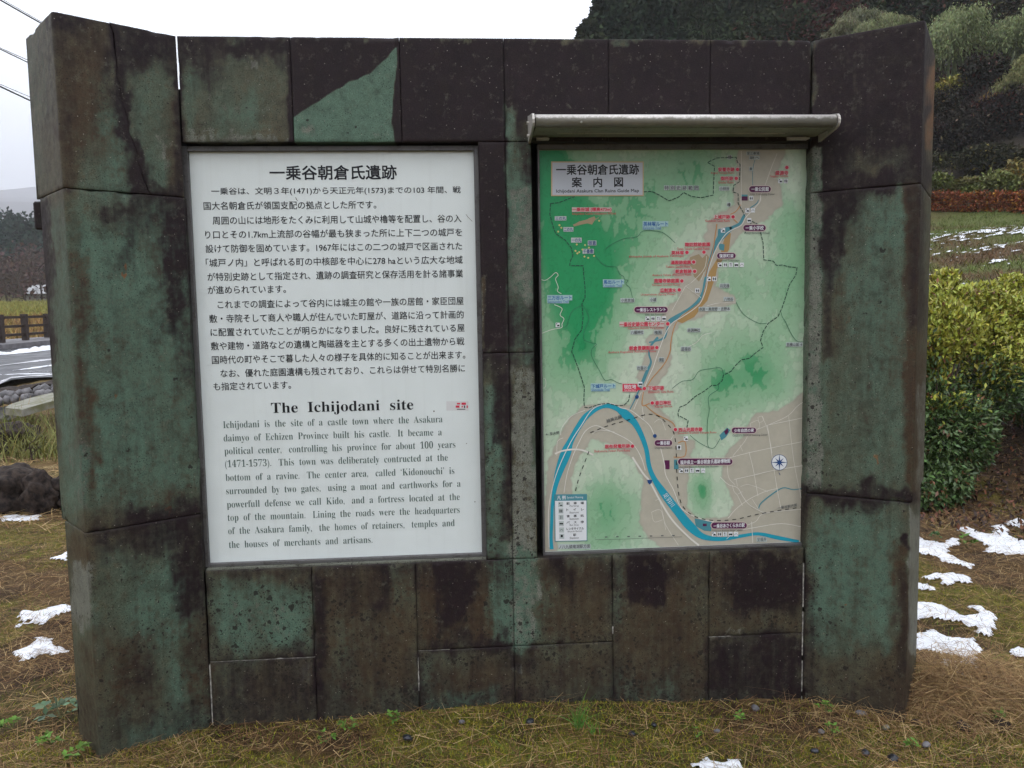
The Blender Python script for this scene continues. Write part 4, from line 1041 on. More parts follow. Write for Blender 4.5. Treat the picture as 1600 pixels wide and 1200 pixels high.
def icons(u, v, n, w_=6.6, s=8.6, kinds='pmrbc'):
    for i in range(n):
        a = u + i * s
        sheet('map_icon', [rect(a, v, a + w_, v + 7)], M['p_white'], mb, 8)
        k = kinds[i]; m_ = M['ink']
        if k == 'p': q = [rect(a+.8, v+.8, a+1.3, v+3), rect(a+1.3, v+.8, a+2.6, v+2.1), rect(a+2, v+4, a+6, v+5.6), rect(a+2.8, v+3.1, a+5.2, v+4)]
        elif k == 'm': q = [rect(a+1.4, v+2.2, a+2.6, v+5.8), disc(a+2, v+1.5, .6, 6), rect(a+4, v+2.2, a+5.4, v+5.8), disc(a+4.7, v+1.5, .6, 6), rect(a+1, v+2.4, a+3, v+4), rect(a+3.8, v+2.4, a+5.6, v+4.6)]
        elif k == 'r': q = [rect(a+2, v+1, a+2.6, v+6), rect(a+1.5, v+1, a+3.1, v+2.6), rect(a+4.3, v+1, a+4.9, v+6)]
        elif k == 'b': q = [rect(a+.8, v+2.6, a+6, v+4.8), disc(a+2, v+5, .7, 6), disc(a+4.8, v+5, .7, 6)]
        elif k == 't': q = [rect(a+1.6, v+1.2, a+5, v+4.8), rect(a+2, v+5.2, a+4.6, v+6)]
        else: q = ribbon([(a+1,v+5),(a+2,v+3.4),(a+3.4,v+2.6),(a+4.8,v+3.6),(a+5.6,v+5)], .5)
        sheet('map_icon', q, m_, mb, 9)

sheet('title_panel', [rect(861, 252.5, 1005.5, 306.5)], M['p_peach'], mb, 8)
sheet('title_panel', [rect(863, 254.3, 1003.7, 304.8)], M['p_silver'], mb, 9)
text('title_lettering', "一乗谷朝倉氏遺跡", (869, 273.3), (998, 273.3), M['ink'], mb, 10, bold=.0007, h=16)
text('title_lettering', "案　内　図", (893.5, 292.6), (973, 292.6), M['ink'], mb, 10, bold=.0007, h=15.5)
text('title_lettering', "Ichijodani Asakura Clan Ruins Guide Map", (869, 302.6), (998, 302.2), M['ink'], mb, 10, h=6.6, bold=.0002)
red("一乗谷城 (標高473m)", 894, 324.5, 955, 331); small("Ichijodani Castle (elevation 473m)", 894, 962, 336.5)
for s, a in (("三の丸", (867.5, 338.5, 884, 344)), ("二の丸", (881, 355.5, 895, 361.5)), ("一の丸", (893, 372, 908, 378.5)), ("宿直", (919, 376.5, 931, 383)), ("千畳敷", (911, 389.5, 927, 396))):
    grey(s, *a, mat='p_navy')
sheet('map_ruins', [disc(a, b_, 1.6, 6) for a, b_ in ((901,382),(914,383),(910,390),(899,392),(902,396),(920,387),(913,401),(919,403),(928,400),(905,394),(874,352),(877,356),(936,345),(872,362))], M['p_yellow'], mb, 8)
blue("英林塚ルート", "Eirinzuka Trail", 1005, 346.5, 1043, 353.5, 1033); blue("馬出ルート", "Umadashi Trail", 943, 437.5, 974, 443.5, 972)
blue("三万谷ルート", "Sanmandani Trail", 856, 462, 893, 468.5, 889); blue("下城戸ルート", "Shimokido Trail", 924, 600, 961, 606, 953)
for i, ch_ in enumerate("特別史跡範囲"): grey(ch_, 1038 + i * 9.3, 290.5, 1044.5 + i * 9.3, 296.8)
red("安養寺跡", 1122, 262, 1147, 268, (1152, 265)); small("Anyoji Temple Ruins", 1110, 1147, 273)
red("御所跡", 1126, 276, 1145, 282, (1150, 279)); small("Gosho Ruins", 1122, 1146, 287)
red("上城戸跡", 1115, 336, 1140, 342, (1145, 339)); small("Kamikido Gate Ruins", 1102, 1140, 347)
red("諏訪館跡庭園", 1070, 379, 1109, 385, (1099.5, 394)); small("Suwa Yakata Garden Ruins", 1058, 1108, 390.5)
red("英林塚", 1049, 392, 1068, 398, (1073, 394.5)); small("Eirinzuka (tomb of Asakura Takakage)", 983, 1068, 403)
red("湯殿跡庭園", 1048, 407, 1079, 413, (1083.5, 409.5)); small("Yudono Garden Ruins", 1040, 1078, 418.5)
red("朝倉館跡", 1055, 421, 1080, 427, (1085, 424)); small("Asakura Yakata (Mansion) Ruins", 1019, 1080, 432)
red("南陽寺跡庭園", 1022, 435.5, 1060.5, 442, (1065, 439)); small("Nanyoji Garden Ruins", 1019, 1062, 447.5)
red("瓜割清水", 1031, 450.5, 1056, 457, (1061, 453)); small("Uriwari-shozu (Spring Water)", 1001, 1055, 462.5)
red("一乗谷史跡公園センター", 968, 503, 1037, 510, (1043, 506)); small("Ichijodani Historic Park Center", 981, 1038, 515)
red("朝倉景鏡館跡", 983, 540.5, 1022, 547, (1026, 543)); small("Asakura Kageakira Residence Ruins", 950, 1025, 552)
red("下城戸跡", 1012.5, 603, 1037, 609.5, (1006.5, 607)); small("Shimokido Gate Ruins", 1012, 1052, 614)
red("春日神社", 1023.5, 626, 1048, 632.5, (1019, 629.5)); small("Kasuga Shrine", 1023, 1050, 637.5)
red("西山光照寺跡", 1060, 668, 1097, 674, (1055, 671)); small("Saizanko Koshoji Temple Ruins", 1059, 1119, 678.5)
red("居布発電所跡", 945, 694, 984, 700, (988, 697)); small("Shukunuma Power Plant Ruins", 928, 984, 706)
red("盛源寺", 1211, 267, 1231, 273.5, (1229, 262)); small("Seigenji Temple", 1203, 1231, 278)
sheet('here_flag', [rect(971.5, 598.8, 996.5, 612.5)], M['p_pink'], mb, 8); sheet('here_flag', [rect(972.5, 599.8, 995.5, 611.5), [(995, 603), (1004, 608.5), (995, 610)]], M['p_red'], mb, 9)
text('map_label', "現在地", (974.5, 607.6), (993.5, 607.4), M['p_white'], mb, 10, h=6.6, bold=.0003); text('map_label', "You Are Here", (974.5, 610.7), (993, 610.5), M['p_white'], mb, 10, h=2.6)
for s, *a in (("小林谷", 1124, 292, 1139, 297.5), ("至三峯城", 1166.5, 237.5, 1186, 242), ("跡へ", 1171, 244.5, 1186, 249), ("月見櫓", 1124.5, 443.5, 1139, 449.5), ("八地谷", 1131, 464.5, 1145, 470), ("赤渕・奥間野・吉野本", 1092, 480, 1140, 485.5),
              ("赤渕神社", 1074, 513, 1093.5, 518.5), ("道福谷", 1064, 542, 1079, 548), ("至横山城 →", 1228.5, 535.5, 1253, 541), ("小見放城", 970, 466.5, 990.5, 472), ("小城", 1015.5, 465.5, 1025, 471), ("八幡神社", 985.5, 516.5, 1005, 522),
              ("権殿", 1022, 516.5, 1034, 522), ("出雲谷", 995.5, 572, 1010.5, 577.5), ("館", 1029.5, 559, 1037, 565), ("至福井", 1182.5, 839.5, 1197, 845.5), ("櫓", 1136, 317, 1141, 322.5), ("櫓", 1137, 243, 1142.5, 248.5), ("乗", 1171, 261.5, 1175, 266.5)):
    grey(s, *a)
grey("ノ八九頭竜湖駅方面", 873, 850.5, 922, 856.5); grey("越美北線", 948, 652, 972, 660.5, rot=True, bvl=652.5); grey("← 至大野", 853, 675, 874, 680.5, rot=True, bvl=677.5)
grey("一乗谷駅方面", 1215, 786, 1245, 795.5, rot=True, bvl=790.5)
text('map_label', "足羽川", (1035.5, 773), (1049, 792), M['p_white'], mb, 9, rot=True)
maroon("一乗公民館", 1170, 291, 1204, 300.5, ("Ichijo Community Center", 1172, 1210)); maroon("一乗小学校", 1161, 351.5, 1196, 361, ("Ichijo Elementary School", 1165, 1202)); maroon("復原町並", 1120, 395.3, 1149, 404, ("Restored Townscape", 1120, 1155))
maroon("一乗谷レストラント", 991, 479.5, 1043, 488.3, ("Ichijodani Restaurant", 1008, 1040)); maroon("一乗谷駅", 1022.5, 687.5, 1050, 696.5, ("Ichijodani Station", 1023, 1050)); maroon("少年自然の家", 1143, 668, 1181, 676.5, ("Children's Outdoor Learning Center", 1144, 1199))
maroon("福井県立一乗谷朝倉氏遺跡博物館", 1059, 716.3, 1144, 726, ("Ichijodani Asakura Family Site Museum", 1060, 1122)); maroon("一乗谷あさくら水の駅", 1111, 816, 1166.5, 825.5, ("Ichijodani Asakura Water Station", 1113, 1160))
icons(1215.5, 279.5, 2); icons(1170, 306.5, 1, kinds='m'); icons(1164, 325.3, 2, kinds='pc'); icons(1126, 356.5, 1); icons(1121, 410.3, 5); icons(1104, 432.3, 2); icons(1086, 450.5, 1, kinds='m'); icons(1008, 494.3, 4, kinds='pmrb'); icons(868, 504.3, 1); icons(1167, 341, 1, kinds='b')
icons(1060.5, 731.5, 5); icons(1112, 830.8, 5); icons(1068, 681.5, 1, kinds='p'); icons(1057.5, 695.5, 1, kinds='t'); icons(997, 596.5, 1, kinds='b')
sheet('map_marker', [disc(995, 620, 3), disc(1023, 681, 3), [(1011, 749.5), (1019, 749.5), (1018, 754), (1015, 757), (1012, 754)]], M['p_navy'], mb, 8)
# compass
sheet('compass', [disc(1217.3, 722.3, 12.4, 28)], M['p_navy'], mb, 7); sheet('compass', [disc(1217.3, 722.3, 11.6, 28)], M['p_white'], mb, 8)
q = []
for k in range(8):
    a = k * pi / 4; r = 13.2 if k % 2 == 0 else 9.5
    q.append([(1217.3 + r*cos(a), 722.3 + r*sin(a)), (1217.3 + 2.6*cos(a+.5), 722.3 + 2.6*sin(a+.5)), (1217.3, 722.3), (1217.3 + 2.6*cos(a-.5), 722.3 + 2.6*sin(a-.5))])
sheet('compass', q + ribbon([(1216.5, 738), (1218.5, 742)], 1, False), M['p_navy'], mb, 9)
# legend
sheet('legend', [[(865.5, 772.3), (917, 771.7), (917.5, 845), (867, 846)]], M['p_teal'], mb, 8); sheet('legend', [[(867, 782.3), (916, 781.8), (916.5, 844), (868, 845)]], M['p_white'], mb, 9)
text('legend_lettering', "凡 例", (870.5, 780.3), (883.5, 780.2), M['p_white'], mb, 10, h=6, bold=.0003); text('legend_lettering', "Symbol Meaning", (885.5, 779.5), (911, 779.2), M['p_white'], mb, 10, h=4.4)
for i, (jp, en, k) in enumerate((("駐　車　場", "Parking", 'p'), ("ト　イ　レ", "Restroom", 'm'), ("食　事　処", "Restaurant", 'r'), ("バ　ス　停", "Bus Stop", 'b'), ("レンタサイクル", "Bicycle Rental", 'c'), ("駅", "Station", 't'))):
    y = 784.5 + i * 9.9; x = 872.5 + i * .35
    sheet('legend_icon', [rect(x - .5, y - .4, x + 7.2, y + 7.6)], M['p_halo'], mb, 10); 
    a, v = x, y
    sheet('legend_icon', {'p': [rect(a+.8, v+.8, a+1.3, v+3), rect(a+1.3, v+.8, a+2.6, v+2.1), rect(a+2, v+4, a+6, v+5.6)], 'm': [rect(a+1.2, v+1.4, a+2.8, v+6), rect(a+4, v+1.4, a+5.6, v+6)],
          'r': [rect(a+2, v+1, a+2.7, v+6.4), rect(a+4.3, v+1, a+5, v+6.4)], 'b': [rect(a+.5, v+2.6, a+6.2, v+4.8)], 'c': ribbon([(a+1,v+5),(a+2,v+3.4),(a+3.4,v+2.6),(a+4.8,v+3.6),(a+5.6,v+5)], .5), 't': [rect(a+1.6, v+1.2, a+5, v+5)]}[k], M['ink'], mb, 11)
    full = k == 'c'; s0 = 885 if k != 't' else 895.5; s1 = 912 if k != 't' else 900
    text('legend_lettering', jp, (s0, y + 3.4), (s1, y + 3.3), M['ink'], mb, 10, h=3.9, bold=.0002); text('legend_lettering', en, (890 if not full else 887, y + 7.6), (904 if not full else 909, y + 7.5), M['ink'], mb, 10, h=3.2)
flush_text()

# ---- sills under the boards (bed of mortar catching dirt and lichen)
for (a, c_, z, w1) in ((OPL[0], OPL[1], lz0, 0), (OPR[0], OPR[1], mz0, 0)):
    b = MB(); b.box((a + .001, .012, OPB - .004), (c_ - .001, .12, z - (.0125 if a < 0 else .0165)))
    o = b.build('sill', M['stone'], None)
    for an, cols in (('stain', (.35, .12, .45)), ('spots', (.35, .75, 0))):
        ca = o.data.color_attributes.new(an, 'FLOAT_COLOR', 'POINT'); ca.data.foreach_set('color', np.tile(np.array([*cols, 1.0]), len(o.data.vertices)).astype(np.float32))
    o.parent = wall; o.matrix_parent_inverse = wall.matrix_basis.inverted()

# ---- metal hood over the map
hd = empty('metal_hood', (.83, -.08, 2.15))
tag(hd, 'weathered metal rain hood with rounded front, over the guide map', 'hood')
hx0, hx1 = .284, 1.386
prof = [(.0, 2.222), (-.06, 2.212), (-.115, 2.2), (-.142, 2.196)]
arc = [(-.148 - .020 * sin(t), 2.174 + .0215 * cos(t)) for t in np.linspace(.25, pi * .98, 12)]
prof = prof + arc
def extrude_prof(P, x0, x1, closed, n=1):
    V = []; xs = np.linspace(x0, x1, n + 1)
    for x in xs: V += [(x, p[0], p[1]) for p in P]
    k = len(P); F = []
    for j in range(n):
        for i in range(k - (0 if closed else 1)):
            F.append((j*k + i, (j+1)*k + i, (j+1)*k + (i+1) % k, j*k + (i+1) % k))
    if closed: F += [tuple(range(k))[::-1], tuple(n*k + i for i in range(k))]
    return V, F
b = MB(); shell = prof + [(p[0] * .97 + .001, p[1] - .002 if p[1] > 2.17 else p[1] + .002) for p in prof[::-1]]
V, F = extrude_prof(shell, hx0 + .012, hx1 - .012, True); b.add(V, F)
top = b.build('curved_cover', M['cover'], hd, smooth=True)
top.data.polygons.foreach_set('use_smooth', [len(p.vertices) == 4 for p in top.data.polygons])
b = MB(); b.box((hx0 + .014, -.144, 2.1505), (hx1 - .014, -.001, 2.1545), .0008); b.build('soffit', M['alu_grey'], hd)
for sx in (hx0 + .10,):
    b = MB(); b.box((sx, -.07, 2.1475), (hx1 - .16, -.066, 2.1500)); b.build('soffit_seam', M['alu_white'], hd)
end = [(0.0, 2.226), (-.115, 2.205), (-.142, 2.200), (-.158, 2.197), (-.168, 2.188), (-.173, 2.175), (-.171, 2.163), (-.163, 2.153), (-.145, 2.147), (-.02, 2.128), (0, 2.128)]
for x0, x1 in ((hx0, hx0 + .008), (hx1 - .008, hx1)):
    b = MB(); V, F = extrude_prof(end, x0, x1, True); b.add(V, F); e = b.build('end_plate', M['alu_white'], hd)
for z in (2.196, 2.150):
    b = MB(); b.tube([(hx0 - .006, -.028, z), (hx0 + .002, -.028, z)], .0055, 10); b.build('screw', M['alu_white'], hd)
for x0, x1 in ((hx0 + .03, hx0 + .075), (hx1 - .125, hx1 - .05)):
    b = MB(); b.box((x0, -.035, 2.137), (x1, -.003, 2.1415)); b.box((x0, -.006, 2.1415), (x1, -.003, 2.150)); b.build('bracket', M['alu_white'], hd)
b = MB(); b.tube([(.455, -.1665, 2.165), (.455, -.171, 2.165)], .004, 10); b.build('screw', M['alu_grey'], hd)
b = MB(); b.box((OPR[0] + .004, .006, mz1 + .0225), (OPR[1] - .004, .11, 2.133)); b.build('shade_strip', M['recess_shade'], hd)  # dark bar painting the recess shadow above the map
b = MB(); b.box((OPL[0] + .004, .05, lz1 + .0185), (OPL[1] - .004, .11, 2.133)); b.build('shade_strip', M['recess_shade'], lb)  # same painted shade in the recess above the text board

# ------------------------------------------------------------------ terrain
def Hf(x, y):
    x = np.asarray(x, float); y = np.asarray(y, float)
    # near lawn: slightly hollow at the ends of the wall, higher in its middle
    near = -.045 + .035 * np.exp(-((x - .1) / .55) ** 2 - ((y + .1) / .6) ** 2) + .03 * np.exp(-((x + 1.3) / .4) ** 2 - ((y + .5) / .4) ** 2)
    near = near - .02 * sst(.9, 1.6, x) * (1 - sst(.3, 1.5, y)) + .05 * np.exp(-((x - 2.1) / .35) ** 2 - ((y - .1) / .3) ** 2)
    near = near + (fbm(x * .9, y * .9, 401) - .5) * .07 * sst(.6, 2.5, np.hypot(x - .2, y)) * (1 - sst(9, 13, y)) + (fbm(x * 6, y * 6, 411, 3) - .5) * .022
    az = x / (np.maximum(y, -2.5) + 5)
    # left: valley floor climbing gently, then wooded hills
    t = np.maximum(y - 7, 0)
    left = .043 * t * (1 - sst(24, 30, y)) + sst(24, 30, y) * (.77 + .048 * np.maximum(y - 25, 0))
    left = left * sst(7, 9, y)
    left = left - .45 * sst(8.2, 9.4, y + .35 * (x + 7)) * (1 - sst(13.2, 13.9, y + .35 * (x + 7)))       # ditch before the road
    dl = np.hypot(x, y)
    left = left + sst(120, 215, dl) * 9 * (.8 + .5 * fbm(x / 60, y / 60, 501)) + sst(700, 3300, dl) * 300 * (.72 + .56 * fbm(x / 420, y / 420, 511, 3))
    # right: bank, meadow slope, steep wooded hill
    g = x + y
    right = np.interp(g, [7.2, 8.2, 11.5, 14, 39, 47, 120, 260], [0, .12, 1.12, 1.5, 4.3, 6.0, 30, 75])
    right = right + sst(12, 30, g) * (fbm(x / 5, y / 5, 521) - .5) * .6 + sst(45, 70, g) * (fbm(x / 14, y / 14, 531) - .5) * 6
    wr = sst(.10, .34, az) * (y > -6)
    far = left * (1 - wr) + right * wr
    return near + far

def gpt(u, v):
    """where a sight line meets the ground"""
    r = ray(u, v); lo = 1.0
    P = CAM + r * 1.0
    d = np.concatenate([np.arange(1, 12, .02), np.arange(12, 60, .1), np.arange(60, 600, 1.)])
    Q = CAM + r[None] * (d / r[1])[:, None]
    below = Q[:, 2] < Hf(Q[:, 0], Q[:, 1])
    i = int(np.argmax(below)) if below.any() else len(d) - 1
    p = Q[i].copy(); p[2] = float(Hf(p[0], p[1])); return p

def axis(a, b, fine, far, grow=1.12):
    c = list(np.arange(a, b + 1e-6, fine)); s = fine
    while c[-1] < far: s *= grow; c.append(c[-1] + s)
    s = fine; lo = []
    x = a
    while x > -far: s *= grow; x -= s; lo.append(x)
    return np.array(lo[::-1] + c)
XA = axis(-5.5, 6.5, .04, 3600, 1.1); YA = axis(-1.6, 6.5, .04, 3600, 1.1)
TX, TY = np.meshgrid(XA, YA); TZ = Hf(TX, TY)
V = np.stack([TX, TY, TZ], -1).reshape(-1, 3)
I = np.arange(TX.size).reshape(TX.shape)
Fq = np.stack([I[:-1, :-1], I[:-1, 1:], I[1:, 1:], I[1:, :-1]], -1).reshape(-1, 4)
x, y = V[:, 0], V[:, 1]; dl = np.hypot(x, y); g = x + y; az = x / (np.maximum(y, -2.5) + 5)
def mixc(c, k, m): m = np.clip(m, 0, 1)[:, None]; return c * (1 - m) + np.array(k) * m
def ground_colour(x, y):
    dl = np.hypot(x, y); g = x + y; az = x / (np.maximum(y, -2.5) + 5)
    c = np.tile(np.array([.11, .068, .03]), (len(x), 1))
    moss = fbm(x * 1.6, y * 1.6, 601, 4)
    c = mixc(c, (.15, .15, .022), sst(.47, .60, moss) * .8)
    c = mixc(c, (.035, .022, .015), sst(.52, .68, fbm(x * 5, y * 5, 613)) * .6)
    c = mixc(c, (.045, .03, .022), sst(.6, .75, fbm(x * 2.3, y * 2.3, 611)) * .7)
    c = mixc(c, (.20, .14, .07), sst(3, 7, dl) * (az < 0) * .6)
    c = mixc(c, (.21, .20, .055), sst(28, 34, y) * (az < .1) * .9)
    c = mixc(c, (.30, .19, .06), sst(29, 33, y) * (1 - sst(40, 60, y)) * (az < .1) * .8)
    c = mixc(c, (.055, .045, .04), sst(110, 150, dl) * (az < .2))
    r = sst(.12, .3, az)
    c = mixc(c, (.03, .022, .018), r * sst(7.5, 8.6, g) * (1 - sst(11, 12.5, g)) * .8)
    mg = mixc(np.tile(np.array([.10, .12, .035]), (len(x), 1)), (.10, .065, .035), sst(.45, .65, fbm(x / 2.2, y / 2.2, 621)))
    m = (r * sst(11, 13, g) * (1 - sst(42, 45, g)))[:, None]
    c = c * (1 - m) + mg * m
    c = mixc(c, (.028, .022, .016), r * sst(43, 46, g))
    return c
gc = np.ones((len(x), 4)); gc[:, :3] = ground_colour(x, y)
m, n, b = new_mat('turf_and_earth')
va = N(n, 'ShaderNodeVertexColor', layer_name='tint'); P = geopos(n)
a1 = noise(n, P, 22, 6, .7); a2 = noise(n, P, 130, 4, .7)
cc = rgbmix(n, 1.0, va.outputs[0], rgbmix(n, ss(n, a1, .3, .7), (.55, .5, .48), (1.35, 1.35, 1.25)), 'MULTIPLY')
cc = rgbmix(n, 1.0, cc, rgbmix(n, ss(n, a2, .3, .7), (.6, .6, .6), (1.35, 1.35, 1.35)), 'MULTIPLY')
L(n, cc, b.inputs['Base Color']); b.inputs['Roughness'].default_value = .9; b.inputs['Specular IOR Level'].default_value = .2
bump(n, b, math_(n, 'ADD', a1, a2), .8, .02)
M['ground'] = m
tag(obj('ground', mesh_from('ground', V, Fq, smooth=True, attrs={'tint': gc}), M['ground']), kind='structure')

# ------------------------------------------------------------------ leaves, blades, straw as real geometry
def tint(base, n, sv=.25, hue=.12):
    b = np.tile(np.array(base, float), (n, 1)); k = 1 + (rng.random((n, 1)) - .5) * 2 * sv
    return np.clip(b * k * (1 + (rng.random((n, 3)) - .5) * 2 * hue), .002, 1)

def unit(v): return v / (np.linalg.norm(v, axis=1, keepdims=True) + 1e-9)

def leaf_mesh(name, C, size, col, up=.3, aspect=.42, direc=None, fold=True, smooth=False):
    """leaves: folded lozenges, 2 quads each"""
    n = len(C)
    d = rng.normal(size=(n, 3)) if direc is None else direc + rng.normal(size=(n, 3)) * .35
    d = unit(d)
    nr = rng.normal(size=(n, 3)) * .8; nr[:, 2] += up * 3
    s = unit(np.cross(d, nr)); nrm = unit(np.cross(s, d))
    sz = (size if np.ndim(size) else np.full(n, size))[:, None] * (0.7 + .6 * rng.random((n, 1)))
    w_ = sz * aspect
    tip = C + d * sz; base = C; ml = C + d * sz * .5 + s * w_ * .5 + nrm * sz * .10; mr = C + d * sz * .5 - s * w_ * .5 + nrm * sz * .10; mm = C + d * sz * .5
    V = np.stack([base, ml, tip, mr], 1).reshape(-1, 3)
    i = np.arange(n)[:, None] * 4
    F = np.concatenate([i + np.array([[0, 1, 2]]), i + np.array([[0, 2, 3]])], 0)
    c4 = np.ones((n, 4, 4)); c4[:, :, :3] = col[:, None, :]
    return mesh_from(name, V, F, attrs={'tint': c4.reshape(-1, 4)})

def blades_mesh(name, P0, D, Ln, W, col, bend=.3, seg=3):
    """thin curved blades: P0 roots, D direction, Ln length"""
    n = len(P0); D = unit(D)
    s = unit(np.cross(D, rng.normal(size=(n, 3)) * .3 + np.array([0, 0, 1.0]) + .01)) * W[:, None]
    side = unit(rng.normal(size=(n, 3)) * np.array([1, 1, .5])) * (bend * Ln)[:, None]
    Vs = []
    for k in range(seg + 1):
        t = k / seg
        c = P0 + D * (Ln * t)[:, None] + side * (t * t); c[:, 2] -= bend * Ln * t * t * .5
        wk = s * (1 - t * .85) * .5
        Vs += [c - wk, c + wk]
    V = np.stack(Vs, 1).reshape(-1, 3); m_ = 2 * (seg + 1)
    i = np.arange(n)[:, None] * m_
    F = np.concatenate([i + np.array([[2*k, 2*k+1, 2*k+3, 2*k+2]]) for k in range(seg)], 0)
    c4 = np.ones((n, m_, 4)); c4[:, :, :3] = col[:, None, :]
    return mesh_from(name, V, F, attrs={'tint': c4.reshape(-1, 4)})

def in_wall(x, y, pad=.0):
    m = (x > -.97 - pad) & (x < 1.37 + pad) & (y > -pad) & (y < .36)
    for P in ([LI, LO, LB, LK], [RI, RO, RB, RK]):
        m |= poly_sd(x, y, P) > -pad
    return m

def scatter(n, x0, x1, y0, y1, dens=None, pad=.01):
    x = rng.uniform(x0, x1, n); y = rng.uniform(y0, y1, n)
    k = ~in_wall(x, y, pad)
    if dens is not None: k &= rng.random(n) < dens(x, y)
    x, y = x[k], y[k]
    return np.stack([x, y, Hf(x, y)], -1)

STRAW = [(.37, .25, .11), (.26, .15, .07), (.14, .075, .040), (.46, .33, .17), (.07, .042, .028)]
def straw_cols(n, w=(.25, .3, .2, .12, .13)):
    k = rng.choice(len(STRAW), n, p=w); c = np.array(STRAW)[k]
    return np.clip(c * (1 + (rng.random((n, 1)) - .5) * .5), 0, 1)

def lay_straw(name, label, P, lmin, lmax, w0, cols, tilt=.12, lift=.012):
    n = len(P); a = rng.uniform(0, 2*pi, n)
    D = np.stack([np.cos(a), np.sin(a), rng.normal(size=n) * tilt], -1)
    Ln = rng.uniform(lmin, lmax, n)
    P = P.copy(); P[:, 2] += rng.random(n) * lift + .003; P -= D * (Ln * .5)[:, None] * np.array([1, 1, 0])
    P[:, 2] = np.maximum(P[:, 2], Hf(P[:, 0], P[:, 1]) + .002)
    o = obj(name, blades_mesh(name, P, D, Ln, rng.uniform(.6, 1.4, n) * w0, cols, .12, 2), M['straw'])
    return tag(o, label, kind='stuff')

# in front of the wall, left, right
reg = [(19000, -2.0, 2.6, -1.3, .02), (62000, -5.2, -.9, -.5, 4.6), (42000, 1.3, 5.6, -.6, 4.2), (9000, -1.2, 1.6, .36, 2.5)]
Ps = np.concatenate([scatter(*r) for r in reg])
lay_straw('dead_grass', 'matted brown dead grass lying over the lawn', Ps, .03, .20, .0020, straw_cols(len(Ps), (.18, .27, .28, .10, .17)))
Pl = scatter(26000, -12, -2.5, 3, 13, lambda x, y: (x / (y + 5) < -.25) * 1.0)
lay_straw('dead_grass', 'pale dead grass further off by the boulders', Pl, .08, .3, .006, straw_cols(len(Pl), (.35, .2, .1, .25, .1)), .2, .05)
# heap of brown needles against the right end of the wall
a_ = rng.normal(size=(9000, 2)) * np.array([.26, .13]) + np.array([1.95, -.06])
k = ~in_wall(a_[:, 0], a_[:, 1], .01); a_ = a_[k]; a_ = a_[(a_[:, 1] < .22)]
hp = np.stack([a_[:, 0], a_[:, 1], Hf(a_[:, 0], a_[:, 1]) + .07 * np.exp(-((a_[:, 0]-2.0)**2 + (a_[:, 1])**2) / .12) * rng.random(len(a_))], -1)
lay_straw('needle_litter', 'reddish brown needle heap at the right end of the wall', hp, .05, .19, .0018, straw_cols(len(hp), (.3, .35, .2, .1, .05)), .25, .03)
# moss and short green growth
mossd = lambda x, y: np.maximum(sst(.47, .57, fbm(x * 1.6, y * 1.6, 601, 4)), (abs(x - .2) < 1.3) * sst(-.25, -.05, y) * .5)
Pm = np.concatenate([scatter(90000, -2.0, 2.6, -1.3, .02, mossd), scatter(45000, -5, -.9, -.5, 3.5, mossd), scatter(60000, 1.3, 5.4, -.6, 3.8, mossd)])
n = len(Pm); D = rng.normal(size=(n, 3)) * .5; D[:, 2] = 1
kk = rng.random(n)[:, None]
mc = tint((.27, .25, .025), n, .4) * (kk < .65) + tint((.12, .17, .03), n, .4) * (kk >= .65)
tag(obj('moss', blades_mesh('moss', Pm, D, rng.uniform(.006, .022, n), np.full(n, .0028), mc, .3, 1), M['straw']), 'yellow green moss in patches on the ground', kind='stuff')
gd = lambda x, y: sst(.5, .7, fbm(x * 2.1 + 5, y * 2.1, 701, 3)) * .6
Pg = np.concatenate([scatter(3500, -2.0, 2.6, -1.3, -.03, gd), scatter(9000, -5.5, -.9, -.5, 5, gd), scatter(9000, 1.3, 5.6, -.6, 4, gd)])
n = len(Pg); D = rng.normal(size=(n, 3)) * .5; D[:, 2] = .8
tag(obj('short_grass', blades_mesh('short_grass', Pg, D, rng.uniform(.02, .06, n), np.full(n, .003), tint((.14, .21, .04), n, .35), .4, 2), M['straw']), 'short green grass and clover among the dead stems', kind='stuff')
# fallen leaf litter under the shrub
Pf = scatter(14000, 2.6, 6.5, 1.8, 6.0, lambda x, y: ((x + y) > 5.5) * ((x + y) < 9.6) * .9)
n = len(Pf); Pf[:, 2] += rng.random(n) * .02
tag(obj('leaf_litter', leaf_mesh('leaf_litter', Pf, np.full(n, .05), np.where(rng.random((n, 1)) < .25, tint((.19, .085, .05), n), tint((.05, .032, .026), n)), up=1.0), M['leaf']), 'dark brown fallen leaves below the evergreen shrub', kind='stuff')

# ------------------------------------------------------------------ small plants and pebbles near the wall
def grass_tuft(u, v, n, h, label, col=(.10, .22, .04)):
    p = gpt(u, v); e = empty('grass_tuft', p); tag(e, label, 'grass tuft')
    P0 = rng.normal(size=(n, 3)) * np.array([.012, .012, 0]); D = rng.normal(size=(n, 3)) * .38; D[:, 2] = 1
    o = _old_obj('blades', blades_mesh('blades', P0, D, rng.uniform(.35, 1, n) * h, np.full(n, .0032), tint(col, n, .3), .35, 4), M['straw'], e); tag(o, kind='stuff')
grass_tuft(905, 1140, 55, .15, 'bright green grass tuft at the wall foot below the map board')
grass_tuft(928, 1150, 14, .10, 'small green grass tuft just right of the big one')

